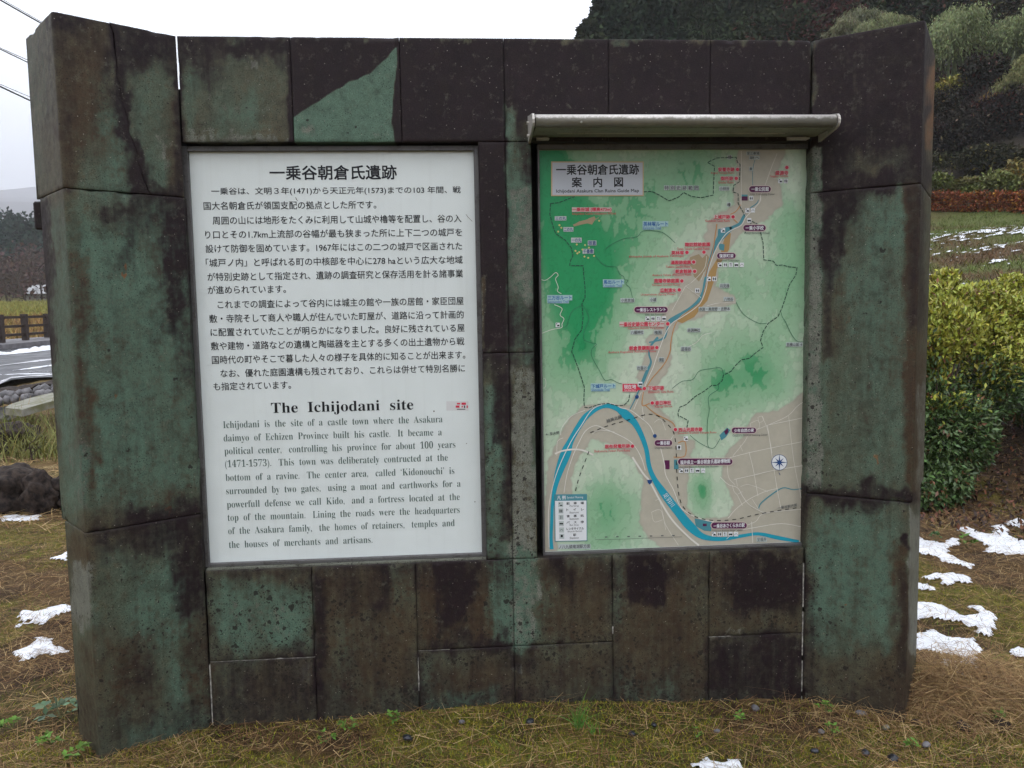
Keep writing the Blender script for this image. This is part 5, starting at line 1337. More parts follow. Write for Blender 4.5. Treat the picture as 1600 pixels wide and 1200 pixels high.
def weed(u, v, k, size, label, col=(.12, .22, .04), h=.03, name='weed'):
    p = gpt(u, v); p[2] += .014; size *= 1.2; e = empty(name, p); tag(e, label, 'small plant')
    cs = []; ds = []; 
    mb_ = MB()
    for i in range(k):
        a = rng.uniform(0, 2*pi); r = rng.uniform(.3, 1) * size; z = rng.uniform(.5, 1) * h
        tip = np.array([cos(a) * r, sin(a) * r, z]); mb_.tube([(0, 0, 0), tip * .5 + np.array([0, 0, .004]), tip], [.0012, .001, .0007], 4)
        for j in range(4):
            cs.append(tip); ds.append([cos(a + (j - 1.5) * .9), sin(a + (j - 1.5) * .9), .25])
    mb_.build('stem', M['weedstem'], None).parent = e
    n = len(cs)
    o = _old_obj('leaf_cluster', leaf_mesh('leaf_cluster', np.array(cs), np.full(n, size * .55), tint(col, n, .25), up=1.2, aspect=.6, direc=np.array(ds)), M['leaf'], e); tag(o, kind='stuff')
M['weedstem'] = simple('weed_stem', (.12, .13, .04), .7, .2, 20)
for a in ((548, 1150, 7, .030, 'yellow green weed below the left board, left of the blue pebble'), (510, 1168, 5, .026, 'small weed left of the blue pebble, near the lower frame edge'), (615, 1135, 6, .028, 'light green weed just above the blue pebble'),
          (1160, 1140, 6, .024, 'bright green clover seedling below the right end of the map'), (1290, 1120, 6, .026, 'green seedling against the right wing'), (1300, 1155, 5, .022, 'dull green seedling among moss below the right wing'),
          (1425, 1175, 6, .026, 'pale green seedling near the pebbles at lower right'), (1560, 1135, 8, .03, 'green weed clump in the lower right corner'), (80, 1172, 9, .032, 'green weed cluster in the lower left corner'),
          (20, 1150, 8, .035, 'leafy weed at the left picture edge'), (120, 1190, 8, .032, 'green weed at the foot of the left end'), (1085, 1165, 4, .02, 'tiny pale weed below the map board'),
          (1330, 905, 6, .03, 'x')):
    if a[4] != 'x': weed(*a)
weed(95, 1128, 9, .055, 'broad grey green rosette beside the left end of the wall', (.12, .17, .10), .05, 'broadleaf_plant')
weed(1510, 860, 8, .05, 'green weed poking through the right snow patches', (.11, .2, .04), .07)
weed(1462, 852, 6, .04, 'dark green weed at the inner edge of the right snow', (.06, .12, .04), .06)

import bmesh
def rock_mesh(name, r, sub=2, amp=.25, seed=1, sq=(1, 1, .7)):
    bm = bmesh.new(); bmesh.ops.create_icosphere(bm, subdivisions=sub, radius=1)
    co = np.array([v.co[:] for v in bm.verts])
    d = 1 + amp * (vn(co[:, 0] * 1.4 + seed * 7, co[:, 1] * 1.4 + co[:, 2] * 2.1, seed) - .5) * 2 + amp * .5 * (vn(co[:, 0] * 4 + co[:, 2] * 3, co[:, 1] * 4, seed + 5) - .5)
    if sub > 2:                                  # facets and pits of a weathered boulder
        k = .30 * amp / .25
        d += k * (1 - np.abs(2 * fbm(co[:, 0] * 3 + co[:, 2] * 2, co[:, 1] * 3 - co[:, 2] * 2, seed + 9, 4) - 1)) - k * .6 + .09 * (fbm(co[:, 0] * 12 + co[:, 2] * 9, co[:, 1] * 12, seed + 3, 3) - .5)
    co = co * d[:, None] * np.array(sq) * r
    for v, c_ in zip(bm.verts, co): v.co = c_
    me = bpy.data.meshes.new(name); bm.to_mesh(me); bm.free()
    return me
def rock(name, p, r, label, cat, mat, sub=2, amp=.2, seed=1, sq=(1, 1, .7), group=None, smooth=True, sink=.3):
    me = rock_mesh(name, r, sub, amp, seed, sq)
    if smooth: me.polygons.foreach_set('use_smooth', np.ones(len(me.polygons), bool))
    o = _old_obj(name, me, M[mat]); o.location = (p[0], p[1], p[2] + r * sq[2] * (1 - sink)); o.rotation_euler = (0, 0, seed * 1.3)
    return tag(o, label, cat, group)
for i, (u, v, r, lb_, mt) in enumerate(((637, 1160, .019, 'blue black angular pebble below the left board', 'pebble'), (828, 1135, .017, 'dark wet pebble at the wall foot below the pillar', 'pebble'), (988, 1154, .014, 'round dark pebble in moss below the map', 'pebble'),
        (722, 1133, .012, 'small grey pebble against the wall below the left board', 'cobble'), (1180, 1112, .018, 'flat grey pebble at the wall foot below the map corner', 'cobble'), (1272, 1180, .014, 'dark pebble near the lower edge left of the shiny one', 'pebble'),
        (1352, 1183, .017, 'shiny dark pebble near the lower edge at right', 'pebble'), (1345, 1122, .02, 'pale flat pebble under the right wing', 'cobble'), (1384, 1146, .014, 'tan pebble at the foot of the right wing', 'slab'), (1283, 1148, .013, 'grey blue pebble left of the seedlings', 'cobble'),
        (1432, 1135, .022, 'dark stone in the needles at the right end', 'rock'), (1505, 1142, .03, 'dark brown stone below the needle heap', 'rock'), (1562, 1138, .035, 'grey brown stone near the right picture edge', 'rock'), (1447, 1172, .017, 'greyish pebble at lower right', 'cobble'),
        (1022, 1140, .012, 'flat blue pebble right of the round one', 'pebble'), (1120, 1148, .012, 'blue grey pebble below the middle of the map', 'cobble'), (1395, 1195, .02, 'dark pebble on the lower picture edge', 'pebble'))):
    rock('pebble', gpt(u, v) + np.array([0, 0, .004]), r * 1.05, lb_, 'pebble', mt, 2, .22, i + 2, (1, .8, .6))

# ------------------------------------------------------------------ snow
def snow(polys, label, thick=.011, step=.012, name='snow_patch', noise_amp=.085):
    pts = np.array([gpt(u, v)[:2] for u, v in polys])
    x0, y0 = pts.min(0) - .04; x1, y1 = pts.max(0) + .04
    gx = np.arange(x0, x1, step); gy = np.arange(y0, y1, step); X, Y = np.meshgrid(gx, gy)
    sd = poly_sd(X.ravel(), Y.ravel(), [tuple(p) for p in pts]).reshape(X.shape)
    sd = sd + (fbm(X * 16, Y * 16, 801, 5) - .5) * noise_amp
    H = Hf(X, Y); Z = H + np.minimum(thick, np.maximum(sd, 0) * .55) + (fbm(X * 25, Y * 25, 811) - .5) * .008 * sst(0, .03, sd) + .004 + np.minimum(sd, 0) * .5
    keep = sd > -.004
    V = np.stack([X, Y, Z], -1).reshape(-1, 3)
    I = np.arange(X.size).reshape(X.shape)
    q = keep[:-1, :-1] & keep[:-1, 1:] & keep[1:, 1:] & keep[1:, :-1]
    F = np.stack([I[:-1, :-1][q], I[:-1, 1:][q], I[1:, 1:][q], I[1:, :-1][q]], -1)
    used = np.unique(F); mp = np.full(len(V), -1); mp[used] = np.arange(len(used))
    o = obj(name, mesh_from(name, V[used], mp[F], smooth=True), M['snow'])
    return tag(o, label, 'snow')
snow([(18,984),(34,976),(30,957),(50,958),(68,957),(85,950),(109,946),(110,958),(94,962),(80,970),(64,980),(52,979),(44,975),(30,983)], 'upper of the two white snow patches left of the wall')
snow([(22,1022),(48,1012),(58,1001),(82,1001),(90,1010),(100,1010),(114,1016),(108,1022),(88,1028),(62,1024),(45,1036),(33,1034)], 'lower of the two white snow patches left of the wall')
snow([(0,809),(30,806),(62,807),(60,814),(30,817),(0,816)], 'thin strip of snow before the dark boulders')
snow([(84,872),(108,864),(110,872),(104,877),(86,878)], 'tiny snow remnant beside the left end of the wall')
snow([(1425,836),(1450,846),(1475,850),(1490,845),(1500,842),(1502,850),(1485,858),(1480,868),(1500,878),(1520,885),(1515,890),(1480,882),(1460,872),(1425,864)], 'snow patch nearest the wall in the upper right group')
snow([(1492,828),(1510,823),(1530,832),(1545,836),(1550,824),(1566,821),(1576,835),(1582,843),(1612,850),(1612,868),(1575,868),(1530,866),(1545,856),(1520,841)], 'large upper snow patch at the right picture edge')
snow([(1572,815),(1590,812),(1610,817),(1592,825),(1575,822)], 'small snow patch above the large one at the right edge')
snow([(1445,906),(1460,899),(1490,898),(1512,905),(1523,915),(1495,912),(1485,919),(1465,908)], 'narrow snow strip in the middle of the right group')
snow([(1428,912),(1450,913),(1462,923),(1445,926),(1428,924)], 'small snow bit touching the right end of the wall')
snow([(1425,944),(1460,943),(1480,950),(1490,962),(1510,969),(1522,965),(1530,961),(1515,951),(1532,950),(1550,960),(1562,973),(1556,986),(1545,998),(1524,996),(1528,985),(1510,981),(1490,974),(1470,969),(1425,970)], 'curved snow patch beside the right end of the wall')
snow([(1425,984),(1440,988),(1450,988),(1458,982),(1470,992),(1500,1000),(1526,998),(1534,1010),(1530,1020),(1516,1022),(1525,1040),(1528,1049),(1512,1044),(1495,1026),(1470,1022),(1425,1016)], 'snow patch with a trailing tail below the curved one')
snow([(1470,1036),(1480,1030),(1500,1048),(1516,1060),(1496,1060)], 'small slushy snow bit below the tailed patch')
snow([(1574,1019),(1590,1015),(1612,1020),(1606,1032),(1580,1034)], 'snow bit at the right picture edge beside moss')
snow([(1566,1070),(1580,1068),(1592,1075),(1576,1080)], 'lowest small snow bit at the right')
snow([(1088,1203),(1105,1191),(1140,1188),(1159,1193),(1158,1206)], 'snow lump on the lower picture edge below the map', .02)
Ps2 = np.concatenate([scatter(2600, -2.6, -1.5, .5, 1.3), scatter(9000, 1.9, 4.2, .1, 2.9)])
lay_straw('straw_on_snow', 'straw and stems sticking out of the melting snow', Ps2 + np.array([0, 0, .016]), .03, .12, .0016, straw_cols(len(Ps2)), .45, .012)
# thin broken snow on the meadow slope
X, Y = np.meshgrid(np.arange(4, 17, .035), np.arange(4, 20, .035)); 
Zs = Hf(X, Y); Pp = np.stack([X, Y, Zs], -1).reshape(-1, 3); su, sv = proj(Pp)
band = np.exp(-((sv - 366 + (su - 1520) * .03) / 17) ** 2) + .62 * np.exp(-((sv - 424) / 8) ** 2) * np.exp(-((su - 1470) / 28) ** 2) + .5 * np.exp(-((sv - 418) / 8) ** 2) * np.exp(-((su - 1580) / 30) ** 2) + .35 * np.exp(-((sv - 395) / 14) ** 2)
AC = (X - Y) * .707; AL = (X + Y) * .707
f = (band.reshape(X.shape) * 1.05 + (fbm(AC * 1.3, AL * .5, 821, 4) - .5) * 1.5 + (fbm(AC * 9, AL * 4, 825, 3) - .5) * 4.0) > 1.16
I = np.arange(X.size).reshape(X.shape); q = f[:-1, :-1] & f[:-1, 1:] & f[1:, 1:] & f[1:, :-1]
F = np.stack([I[:-1, :-1][q], I[:-1, 1:][q], I[1:, 1:][q], I[1:, :-1][q]], -1)
used = np.unique(F); mp = np.full(len(Pp), -1); mp[used] = np.arange(len(used)); Pp[:, 2] += .035
tag(obj('thin_snow', mesh_from('thin_snow', Pp[used], mp[F], smooth=True), M['snow']), 'thin broken snow over the grassy slope behind the shrub', kind='stuff')
# meadow grass on the slope
n = 60000
px = rng.uniform(2, 20, n); py = rng.uniform(3, 26, n); az_ = px / (py + 5); gg_ = px + py
k = (az_ > .22) & (gg_ > 11) & (gg_ < 41); px, py = px[k], py[k]; n = len(px)
Pw = np.stack([px, py, Hf(px, py)], -1); D = rng.normal(size=(n, 3)) * .5; D[:, 2] = .8
mm_ = sst(.45, .62, fbm(px / 2.2, py / 2.2, 621))[:, None]
cw = tint((.13, .17, .045), n, .35) * (1 - mm_) + tint((.15, .095, .05), n, .35) * mm_
tag(obj('meadow_grass', blades_mesh('meadow_grass', Pw, D, rng.uniform(.08, .22, n), np.full(n, .016), cw, .4, 2), M['straw']), 'tufted green and brown grass on the slope', kind='stuff')

M['leaf_far'] = leaf_mat('conifer_foliage', 1.0, .03)

# ------------------------------------------------------------------ left: boulders, ditch, road, fence
def bould(u0, v0, u1, v1, label, seed, mat='rock', amp=.34, depth=None):
    p = gpt((u0 + u1) / 2, v1); d = p[1] + 2.95
    w_ = (u1 - u0) / F_PX * d; h_ = (v1 - v0) / F_PX * d
    me = rock_mesh('boulder', 1, 4, amp, seed, (w_ * .56, w_ * .5, h_ * .60)); me.polygons.foreach_set('use_smooth', np.ones(len(me.polygons), bool))
    o = _old_obj('boulder', me, M[mat]); o.location = (p[0], p[1] + w_ * .4, p[2] + h_ * .44); tag(o, label, 'boulder'); return o
bould(-60, 742, 40, 806, 'large dark boulder at the left picture edge', 3)
bould(34, 750, 82, 806, 'brown boulder with pale lichen, between its neighbours', 5)
bould(78, 750, 140, 800, 'dark boulder partly hidden by the left end of the wall', 8)
bould(-30, 668, 40, 712, 'mossy brown boulder mound further back on the left', 11)
bould(-40, 640, 14, 665, 'pale grey stone at the left edge of the ditch', 15, 'cobble')
# stone slab crossing the ditch
def slab_poly(pts_uv, d, thick, name, label, cat, mat):
    a = [at(u, v, dd) for (u, v), dd in zip(pts_uv, d)]
    V = [tuple(p) for p in a] + [(p[0], p[1], p[2] - thick) for p in a]; k = len(a)
    F = [tuple(range(k)), tuple(range(k, 2*k))[::-1]] + [(i, i + k, (i+1) % k + k, (i+1) % k) for i in range(k)]
    b_ = MB(); b_.add(V, F); return tag(b_.build(name, M[mat], None), label, cat)
slab_poly([(8, 637), (35, 640), (62, 632), (115, 618), (118, 606), (70, 616), (45, 622), (15, 632)], [10.6, 10.3, 10.4, 10.7, 12.4, 12.2, 12.0, 11.4], .09, 'stone_slab', 'long pale stone slab bridging the roadside ditch', 'stone slab', 'slab')
# round cobbles lining the far side of the ditch
e = empty('cobble_lining', gpt(30, 625)); tag(e, 'row of rounded grey cobbles lining the roadside ditch', 'stone lining')
cm = [rock_mesh('cobble', .15, 1, .15, s, (1, .8, .75)) for s in range(4)]
for me in cm: me.polygons.foreach_set('use_smooth', np.ones(len(me.polygons), bool))
k = 0
for row, (dv, sc_) in enumerate(((0, .85), (-8, .75))):
    for i in range(16):
        u = -70 + i * 13.5 + row * 6 + rng.uniform(-2, 2); v = 628 + dv - (u * .155) + rng.uniform(-1.5, 1.5)
        p = at(u, v, 13.2 + row * .5)
        o = _old_obj('cobble', cm[k % 4], M['cobble'], e); k += 1
        o.location = Vector(p) - e.location; o.rotation_euler = (rng.uniform(0, 1), rng.uniform(0, 1), rng.uniform(0, 6)); s_ = sc_ * rng.uniform(.75, 1.15); o.scale = (s_, s_, s_)
# bank of dark rock beneath them and along the road
for i, (u0, v0, u1, v1) in enumerate(((-60, 608, 0, 632), (-10, 606, 40, 622), (34, 600, 78, 616), (66, 594, 120, 612))):
    p = at((u0 + u1) / 2, (v0 + v1) / 2, 15.0); w_ = (u1 - u0) / F_PX * 15; h_ = (v1 - v0) / F_PX * 15
    me = rock_mesh('bank_rock', 1, 2, .3, 30 + i, (w_ * .6, .5, h_ * .6)); o = _old_obj('bank_rock', me, M['rock']); o.location = p
    tag(o, ('dark rock of the roadside bank at the left edge', 'dark bank rock left of centre below the road', 'dark bank rock with grey streaks below the road', 'dark bank rock nearest the wall end below the road')[i], 'rock')
# road strip following the surveyed lines
def strip(uva, uvb, name, mat, lift, ext=(-1.0, 1.5), n=24, th=None):
    """quad strip between two ground lines given by two photo points each"""
    A0, A1 = gpt(*uva[0]), gpt(*uva[1]); B0, B1 = gpt(*uvb[0]), gpt(*uvb[1])
    V = []; 
    for t in np.linspace(ext[0], ext[1], n):
        for P0, P1 in ((A0, A1), (B0, B1)):
            p = P0 + (P1 - P0) * t; p[2] = P0[2] + (P1[2] - P0[2]) * t + lift; V.append(p)
    if th: 
        V = np.array(V); V2 = V.copy(); V2[:, 2] -= th; F = []
        k = len(V)
        for i in range(n - 1):
            a = 2 * i; F += [(a, a+1, a+3, a+2), (a + k, a+2 + k, a+3 + k, a+1 + k), (a, a+2, a+2+k, a+k), (a+1, a+1+k, a+3+k, a+3)]
        V = np.concatenate([V, V2])
    else:                                          # draped over the ground
        m_ = 14; V = []
        for t in np.linspace(ext[0], ext[1], n):
            p0 = A0 + (A1 - A0) * t; p1 = B0 + (B1 - B0) * t
            for s_ in np.linspace(0, 1, m_):
                p = p0 + (p1 - p0) * s_; V.append((p[0], p[1], float(Hf(p[0], p[1])) + lift))
        F = [(i*m_ + j, i*m_ + j + 1, (i+1)*m_ + j + 1, (i+1)*m_ + j) for i in range(n - 1) for j in range(m_ - 1)]
    b_ = MB(); b_.add(V, F); return b_.build(name, mat, None)
m, n, b = new_mat('wet_asphalt')
P = geopos(n); a1 = noise(n, P, 1.2, 5, .6); a2 = noise(n, P, 60, 3)
L(n, rgbmix(n, ss(n, a1, .35, .65), (.02, .02, .025), (.045, .045, .055)), b.inputs['Base Color'])
L(n, ss(n, a1, .7, .2), b.inputs['Roughness']); mr = N(n, 'ShaderNodeMapRange'); L(n, a1, mr.inputs[0]); mr.inputs[1].default_value = .3; mr.inputs[2].default_value = .7; mr.inputs[3].default_value = .22; mr.inputs[4].default_value = .60
L(n, mr.outputs[0], b.inputs['Roughness']); bump(n, b, a2, .12, .004); M['asphalt'] = m
m, n, b = new_mat('worn_road_paint')
P = geopos(n); a1 = noise(n, P, 8, 5, .7); L(n, rgbmix(n, ss(n, a1, .35, .6), (.35, .35, .38), (.72, .72, .75)), b.inputs['Base Color']); b.inputs['Roughness'].default_value = .35; M['paint'] = m
tag(strip(((0, 607), (78, 593)), ((0, 549), (78, 541)), 'road', M['asphalt'], .05, (-4, 7), 40), kind='structure')
tag(strip(((0, 604.5), (78, 590.5)), ((0, 602.5), (78, 588.8)), 'road_marking', M['paint'], .056, (-4, 7), 40), kind='structure')
tag(strip(((0, 575.5), (78, 565.5)), ((0, 574), (78, 564)), 'road_marking', M['paint'], .056, (-4, 7), 40), kind='structure')
tag(strip(((20, 583.5), (78, 576)), ((20, 582.7), (78, 574.4)), 'slush_track', M['snow'], .056, (0, 1.4), 20), kind='structure')
tag(strip(((0, 589.5), (78, 588.2)), ((0, 588.9), (78, 587.4)), 'slush_track', M['snow'], .056, (-1, 1.0), 20), kind='structure')
tag(strip(((0, 549), (78, 541)), ((0, 546), (78, 536.5)), 'pavement', M['kerb'], .20, (-4, 7), 40, .25), kind='structure')
tag(strip(((0, 546), (78, 538)), ((0, 540), (78, 534.5)), 'pavement', M['kerb'], .204, (-4, 7), 40, .25), kind='structure')
# ploughed snow along the kerb: lumpy ridge
A0, A1 = gpt(0, 558), gpt(78, 550)
V = []; F = []; nn = 160
for i, t in enumerate(np.linspace(-1.5, 3, nn)):
    c_ = A0 + (A1 - A0) * t; w_ = .10 + .20 * vn(t * 9, 0, 5); hh = .03 + .13 * vn(t * 13, 3, 6) * (1 if vn(t * 5, 8, 9) > .25 else .3)
    d_ = (A1 - A0)[:2]; d_ = d_ / np.linalg.norm(d_); nr = np.array([-d_[1], d_[0]])
    for s_, z_ in ((-1, .0), (-.5, .8), (0, 1), (.6, .7), (1, .0)):
        V.append((c_[0] + nr[0] * w_ * s_, c_[1] + nr[1] * w_ * s_, c_[2] + .06 + hh * z_))
for i in range(nn - 1):
    for j in range(4): F.append((5*i+j, 5*i+j+1, 5*i+5+j+1, 5*i+5+j))
b_ = MB(); b_.add(V, F); tag(b_.build('snow_ridge', M['snow'], None, True), 'low ridge of ploughed snow along the far kerb', 'snow')
# timber fence beyond the road
fe = empty('timber_fence', gpt(38, 538)); tag(fe, 'dark brown timber rail fence beyond the wet road', 'fence')
Pa, Pb = at(3, 540, 27.0), at(75, 533.5, 29.4)
dv = (Pb - Pa) / 2.0 * 1.0
tops = [(at(3, 491.5, 27.0)), (at(75, 490, 29.4))]
def fb(name, a, b2, wx, wz, parent):
    """square bar between two points"""
    d = b2 - a; l = np.linalg.norm(d); d = d / l
    up = np.array([0, 0, 1.0]) if abs(d[2]) < .9 else np.array([d[0]*0+1.0, 0, 0])
    s = np.cross(d, up); s /= np.linalg.norm(s); t = np.cross(s, d)
    V = [a + s*i*wx/2 + t*j*wz/2 for i, j in ((-1,-1),(1,-1),(1,1),(-1,1))] + [b2 + s*i*wx/2 + t*j*wz/2 for i, j in ((-1,-1),(1,-1),(1,1),(-1,1))]
    m_ = MB(); m_.add(V, [(0,3,2,1),(4,5,6,7),(0,1,5,4),(1,2,6,5),(2,3,7,6),(3,0,4,7)]); o = m_.build(name, M['wood_dark'], None); o.parent = parent; o.matrix_parent_inverse = parent.matrix_basis.inverted(); return o
pitch = (Pb - Pa) / 2; tp = (tops[1] - tops[0]) / 2
for i in range(-4, 9):
    f0 = Pa + pitch * i; t0 = tops[0] + tp * i
    t0 = np.array([f0[0], f0[1], t0[2]])
    fb('post', f0 - np.array([0, 0, .15]), t0, .17, .17, fe)
    if i < 8:
        f1 = Pa + pitch * (i + 1); t1 = tops[0] + tp * (i + 1); t1 = np.array([f1[0], f1[1], t1[2]])
        e0 = (f1 - f0) / np.linalg.norm(f1 - f0) * .09
        for q in (.90, .60, .32):
            fb('rail', f0 + (t0 - f0) * q + e0, f1 + (t1 - f1) * q - e0, .07, .085, fe)
# dead grass and reeds between wall and ditch
def tall_clump(u, v, n_, h, spread, label, col, name='tall_grass'):
    p = gpt(u, v); e = empty(name, p); tag(e, label, 'grass')
    P0 = rng.normal(size=(n_, 3)) * np.array([spread, spread * .6, 0]); D = rng.normal(size=(n_, 3)) * .35; D[:, 2] = 1
    tag(_old_obj('blades', blades_mesh('blades', P0, D, rng.uniform(.4, 1, n_) * h, np.full(n_, .016), tint(col, n_, .35), .4, 3), M['straw'], e), kind='stuff')
tall_clump(70, 712, 500, .62, .40, 'tall yellow green grass beside the left end of the wall', (.20, .20, .07))
tall_clump(35, 668, 260, .45, .35, 'green grass growing under the stone slab', (.17, .19, .06))
tall_clump(10, 690, 240, .35, .4, 'rusty dead grass on the left mound', (.2, .11, .05))
tall_clump(95, 690, 200, .7, .3, 'straw coloured grass hard against the left end', (.26, .21, .11))
# young shrublet (dark twiggy)
def twigs(name, p, h, n_, label, cat, mat='twig', spread=.5, rad=.01, rec=2, seed=3, droop=0):
    r_ = np.random.default_rng(seed); b_ = MB(); tw = MB()
    def br(a, d, l, r0, dep):
        k = 4; pts = [a]; dd = d.copy()
        for i in range(k):
            dd = dd + r_.normal(size=3) * .18; dd[2] += .06; dd /= np.linalg.norm(dd); pts.append(pts[-1] + dd * l / k)
        (b_ if dep == rec else tw).tube(pts, list(np.linspace(r0, r0 * .45, k + 1)), 5 if dep == rec else 3, False)
        if dep > 0:
            for j in range(n_):
                i = r_.integers(1, k + 1); d2 = dd + r_.normal(size=3) * spread; d2[2] = abs(d2[2]) * .8 + .1; d2 /= np.linalg.norm(d2)
                br(pts[i], d2, l * r_.uniform(.45, .75), r0 * .5, dep - 1)
    br(np.zeros(3), np.array([0, 0, 1.0]), h * .5, rad, rec)
    e = empty(name, p); tag(e, label, cat)
    t = b_.build('trunk', M[mat], None); t.parent = e
    o = tw.build('branches', M[mat], None); o.parent = e; tag(o, kind='stuff'); return e
twigs('dead_bush', gpt(52, 722), .45, 5, 'small dark twiggy bush on the dead grass at left', 'bush', 'bark', .9, .012, 2, 5)

# ------------------------------------------------------------------ evergreen shrub on the right
sc0 = gpt(1490, 792)
e = empty('evergreen_shrub', sc0); tag(e, 'big evergreen shrub, yellow green on top, beside the right end of the wall', 'shrub')
def blob_points(n_, specs):
    out = []
    ws = np.array([s[3] * s[4] * s[5] for s in specs]) ** .67; ws /= ws.sum()
    for s, w_ in zip(specs, ws):
        k = int(n_ * w_); d = unit(rng.normal(size=(k, 3))); r = rng.random(k) ** .28
        out.append(np.array(s[:3]) + d * r[:, None] * np.array(s[3:6]))
    return np.concatenate(out)
def sp(u, v, d, ru, rv, rd=None):
    p = at(u, v, d); k = d / F_PX; return (*p, ru * k, rd or ru * k * .8, rv * k)
specs = [sp(1478, 438, 6.6, 22, 16), sp(1540, 462, 6.5, 24, 22), sp(1582, 450, 6.8, 26, 22), sp(1515, 470, 6.4, 20, 26), sp(1500, 570, 6.6, 110, 115), sp(1450, 520, 6.3, 85, 60), sp(1590, 530, 6.9, 85, 70), sp(1545, 485, 6.7, 70, 35), sp(1460, 465, 6.6, 50, 25), sp(1610, 600, 6.8, 75, 70), sp(1430, 650, 6.2, 90, 90), sp(1480, 690, 6.1, 62, 62), sp(1420, 740, 6.0, 60, 45), sp(1400, 560, 6.3, 90, 90), sp(1490, 740, 6.0, 28, 30), sp(1452, 700, 5.9, 50, 90), sp(1500, 680, 6.0, 60, 70), sp(1470, 755, 5.8, 50, 40), sp(1440, 770, 5.7, 40, 30)]
C = blob_points(60000, specs)
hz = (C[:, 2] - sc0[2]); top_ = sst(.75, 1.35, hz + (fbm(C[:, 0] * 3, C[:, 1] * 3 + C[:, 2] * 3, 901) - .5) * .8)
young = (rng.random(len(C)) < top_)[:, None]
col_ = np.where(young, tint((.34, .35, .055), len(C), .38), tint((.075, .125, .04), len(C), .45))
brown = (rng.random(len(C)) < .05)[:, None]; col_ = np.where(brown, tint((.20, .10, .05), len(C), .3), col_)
Dl = C - np.array([sc0[0], sc0[1] + .2, sc0[2] + .7]); Dl = unit(Dl) * .6 + np.array([0, 0, .15]) + rng.normal(size=Dl.shape) * .45
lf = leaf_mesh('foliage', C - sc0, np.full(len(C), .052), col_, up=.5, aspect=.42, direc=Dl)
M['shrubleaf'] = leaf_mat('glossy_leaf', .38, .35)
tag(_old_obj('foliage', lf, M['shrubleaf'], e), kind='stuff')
tb = MB()
for i in range(9):
    a = rng.uniform(0, 2*pi); tb.tube([(rng.normal()*.05, .35 + rng.normal()*.05, -.05), (cos(a)*.10, .4 + sin(a)*.1, .5), (cos(a)*.3, .45 + sin(a)*.2, 1.1)], [.022, .016, .006], 6)
o = tb.build('stems', M['bark'], None); o.parent = e; tag(o, kind='stuff')
# stones behind the shrub at the right edge
for i, (u0, v0, u1, v1, l_, mt) in enumerate(((1530, 652, 1610, 690, 'dark blue grey block behind the evergreen shrub', 'rock'), (1545, 632, 1640, 660, 'flat grey stone topped with snow light behind the shrub', 'cobble'), (1590, 690, 1660, 730, 'rough brown stone at the right edge', 'rock'), (1520, 706, 1600, 724, 'low mossy stone in front of the dark block', 'slab'))):
    d = 7.6 - i * .1; p = at((u0 + u1) / 2, (v0 + v1) / 2, d); w_ = (u1 - u0) / F_PX * d; h_ = (v1 - v0) / F_PX * d
    me = rock_mesh('boulder', 1, 3, .2, 60 + i, (w_ * .55, w_ * .4, h_ * .62)); o = _old_obj('boulder', me, M[mt]); o.location = p; tag(o, l_, 'boulder')

# ------------------------------------------------------------------ red hedge and bushes on the slope
def foliage_thing(name, P, C, size, cols, label, cat, group=None, part='foliage', **kw):
    e = empty(name, P); tag(e, label, cat, group)
    tag(_old_obj(part, leaf_mesh(part, C - np.array(P), np.full(len(C), size), cols, **kw), M['leaf'], e), kind='stuff')
    return e
hA, hB = gpt(1385, 333), gpt(1680, 338)
n_ = 16000; t = rng.random(n_); hp_ = hA + (hB - hA) * t[:, None]; hp_[:, 2] = Hf(hp_[:, 0], hp_[:, 1])
q_ = rng.random((n_, 2)); off = np.stack([np.zeros(n_), (q_[:, 0] - .5) * .9, np.where(rng.random(n_) < .5, q_[:, 1] ** .4, q_[:, 1]) * (.50 + .16 * vn(t * 30, 0, 4))], -1)
C = hp_ + off + rng.normal(size=(n_, 3)) * .03
cols = tint((.25, .075, .032), n_, .5); kk = rng.random(n_); cols[kk < .16] = tint((.42, .20, .04), (kk < .16).sum(), .3); cols[kk > .9] = tint((.09, .06, .03), (kk > .9).sum(), .3)
h_ = foliage_thing('red_hedge', tuple(hA), C, .11, cols, 'clipped rust red hedge along the top of the grassy slope', 'hedge')
def bush(u, v, ru, rv, d, col, label, n_=1600, size=.16, cat='bush', sv=.35, name='bush', col2=None, f2=.2):
    c_ = at(u, v, d); k = d / F_PX; base = np.array([c_[0], c_[1], float(Hf(c_[0], c_[1]))])
    C = blob_points(n_, [(*c_, ru*k, ru*k*.8, rv*k)] + [(c_[0] + rng.normal()*ru*k*.5, c_[1] + rng.normal()*.3, c_[2] + rng.normal()*rv*k*.3, ru*k*.6, ru*k*.5, rv*k*.6) for _ in range(3)])
    cols = tint(col, len(C), sv)
    if col2: kk = rng.random(len(C)) < f2; cols[kk] = tint(col2, kk.sum(), .3)
    e = empty(name, base); tag(e, label, cat)
    tag(_old_obj('foliage', leaf_mesh('foliage', C - base, np.full(len(C), size), cols, up=.6), M['leaf_far'] if n_ > 2000 else M['leaf'], e), kind='stuff')
    b_ = MB()
    for j in range(4):
        tip = c_ - base + np.array([rng.normal()*ru*k*.4, 0, rv*k*.2]); b_.tube([(0, 0, -.1), tip * .5, tip], [.05, .035, .015], 5)
    o = b_.build('trunk', M['bark'], None); o.parent = e
    return e
bush(1465, 284, 26, 13, 29, (.13, .15, .04), 'green bush above the left end of the red hedge')
bush(1510, 290, 26, 12, 29.5, (.14, .13, .04), 'low olive bush behind the hedge, second from left')
bush(1556, 285, 24, 20, 27, (.17, .19, .06), 'pale green bush rising behind the middle of the hedge')
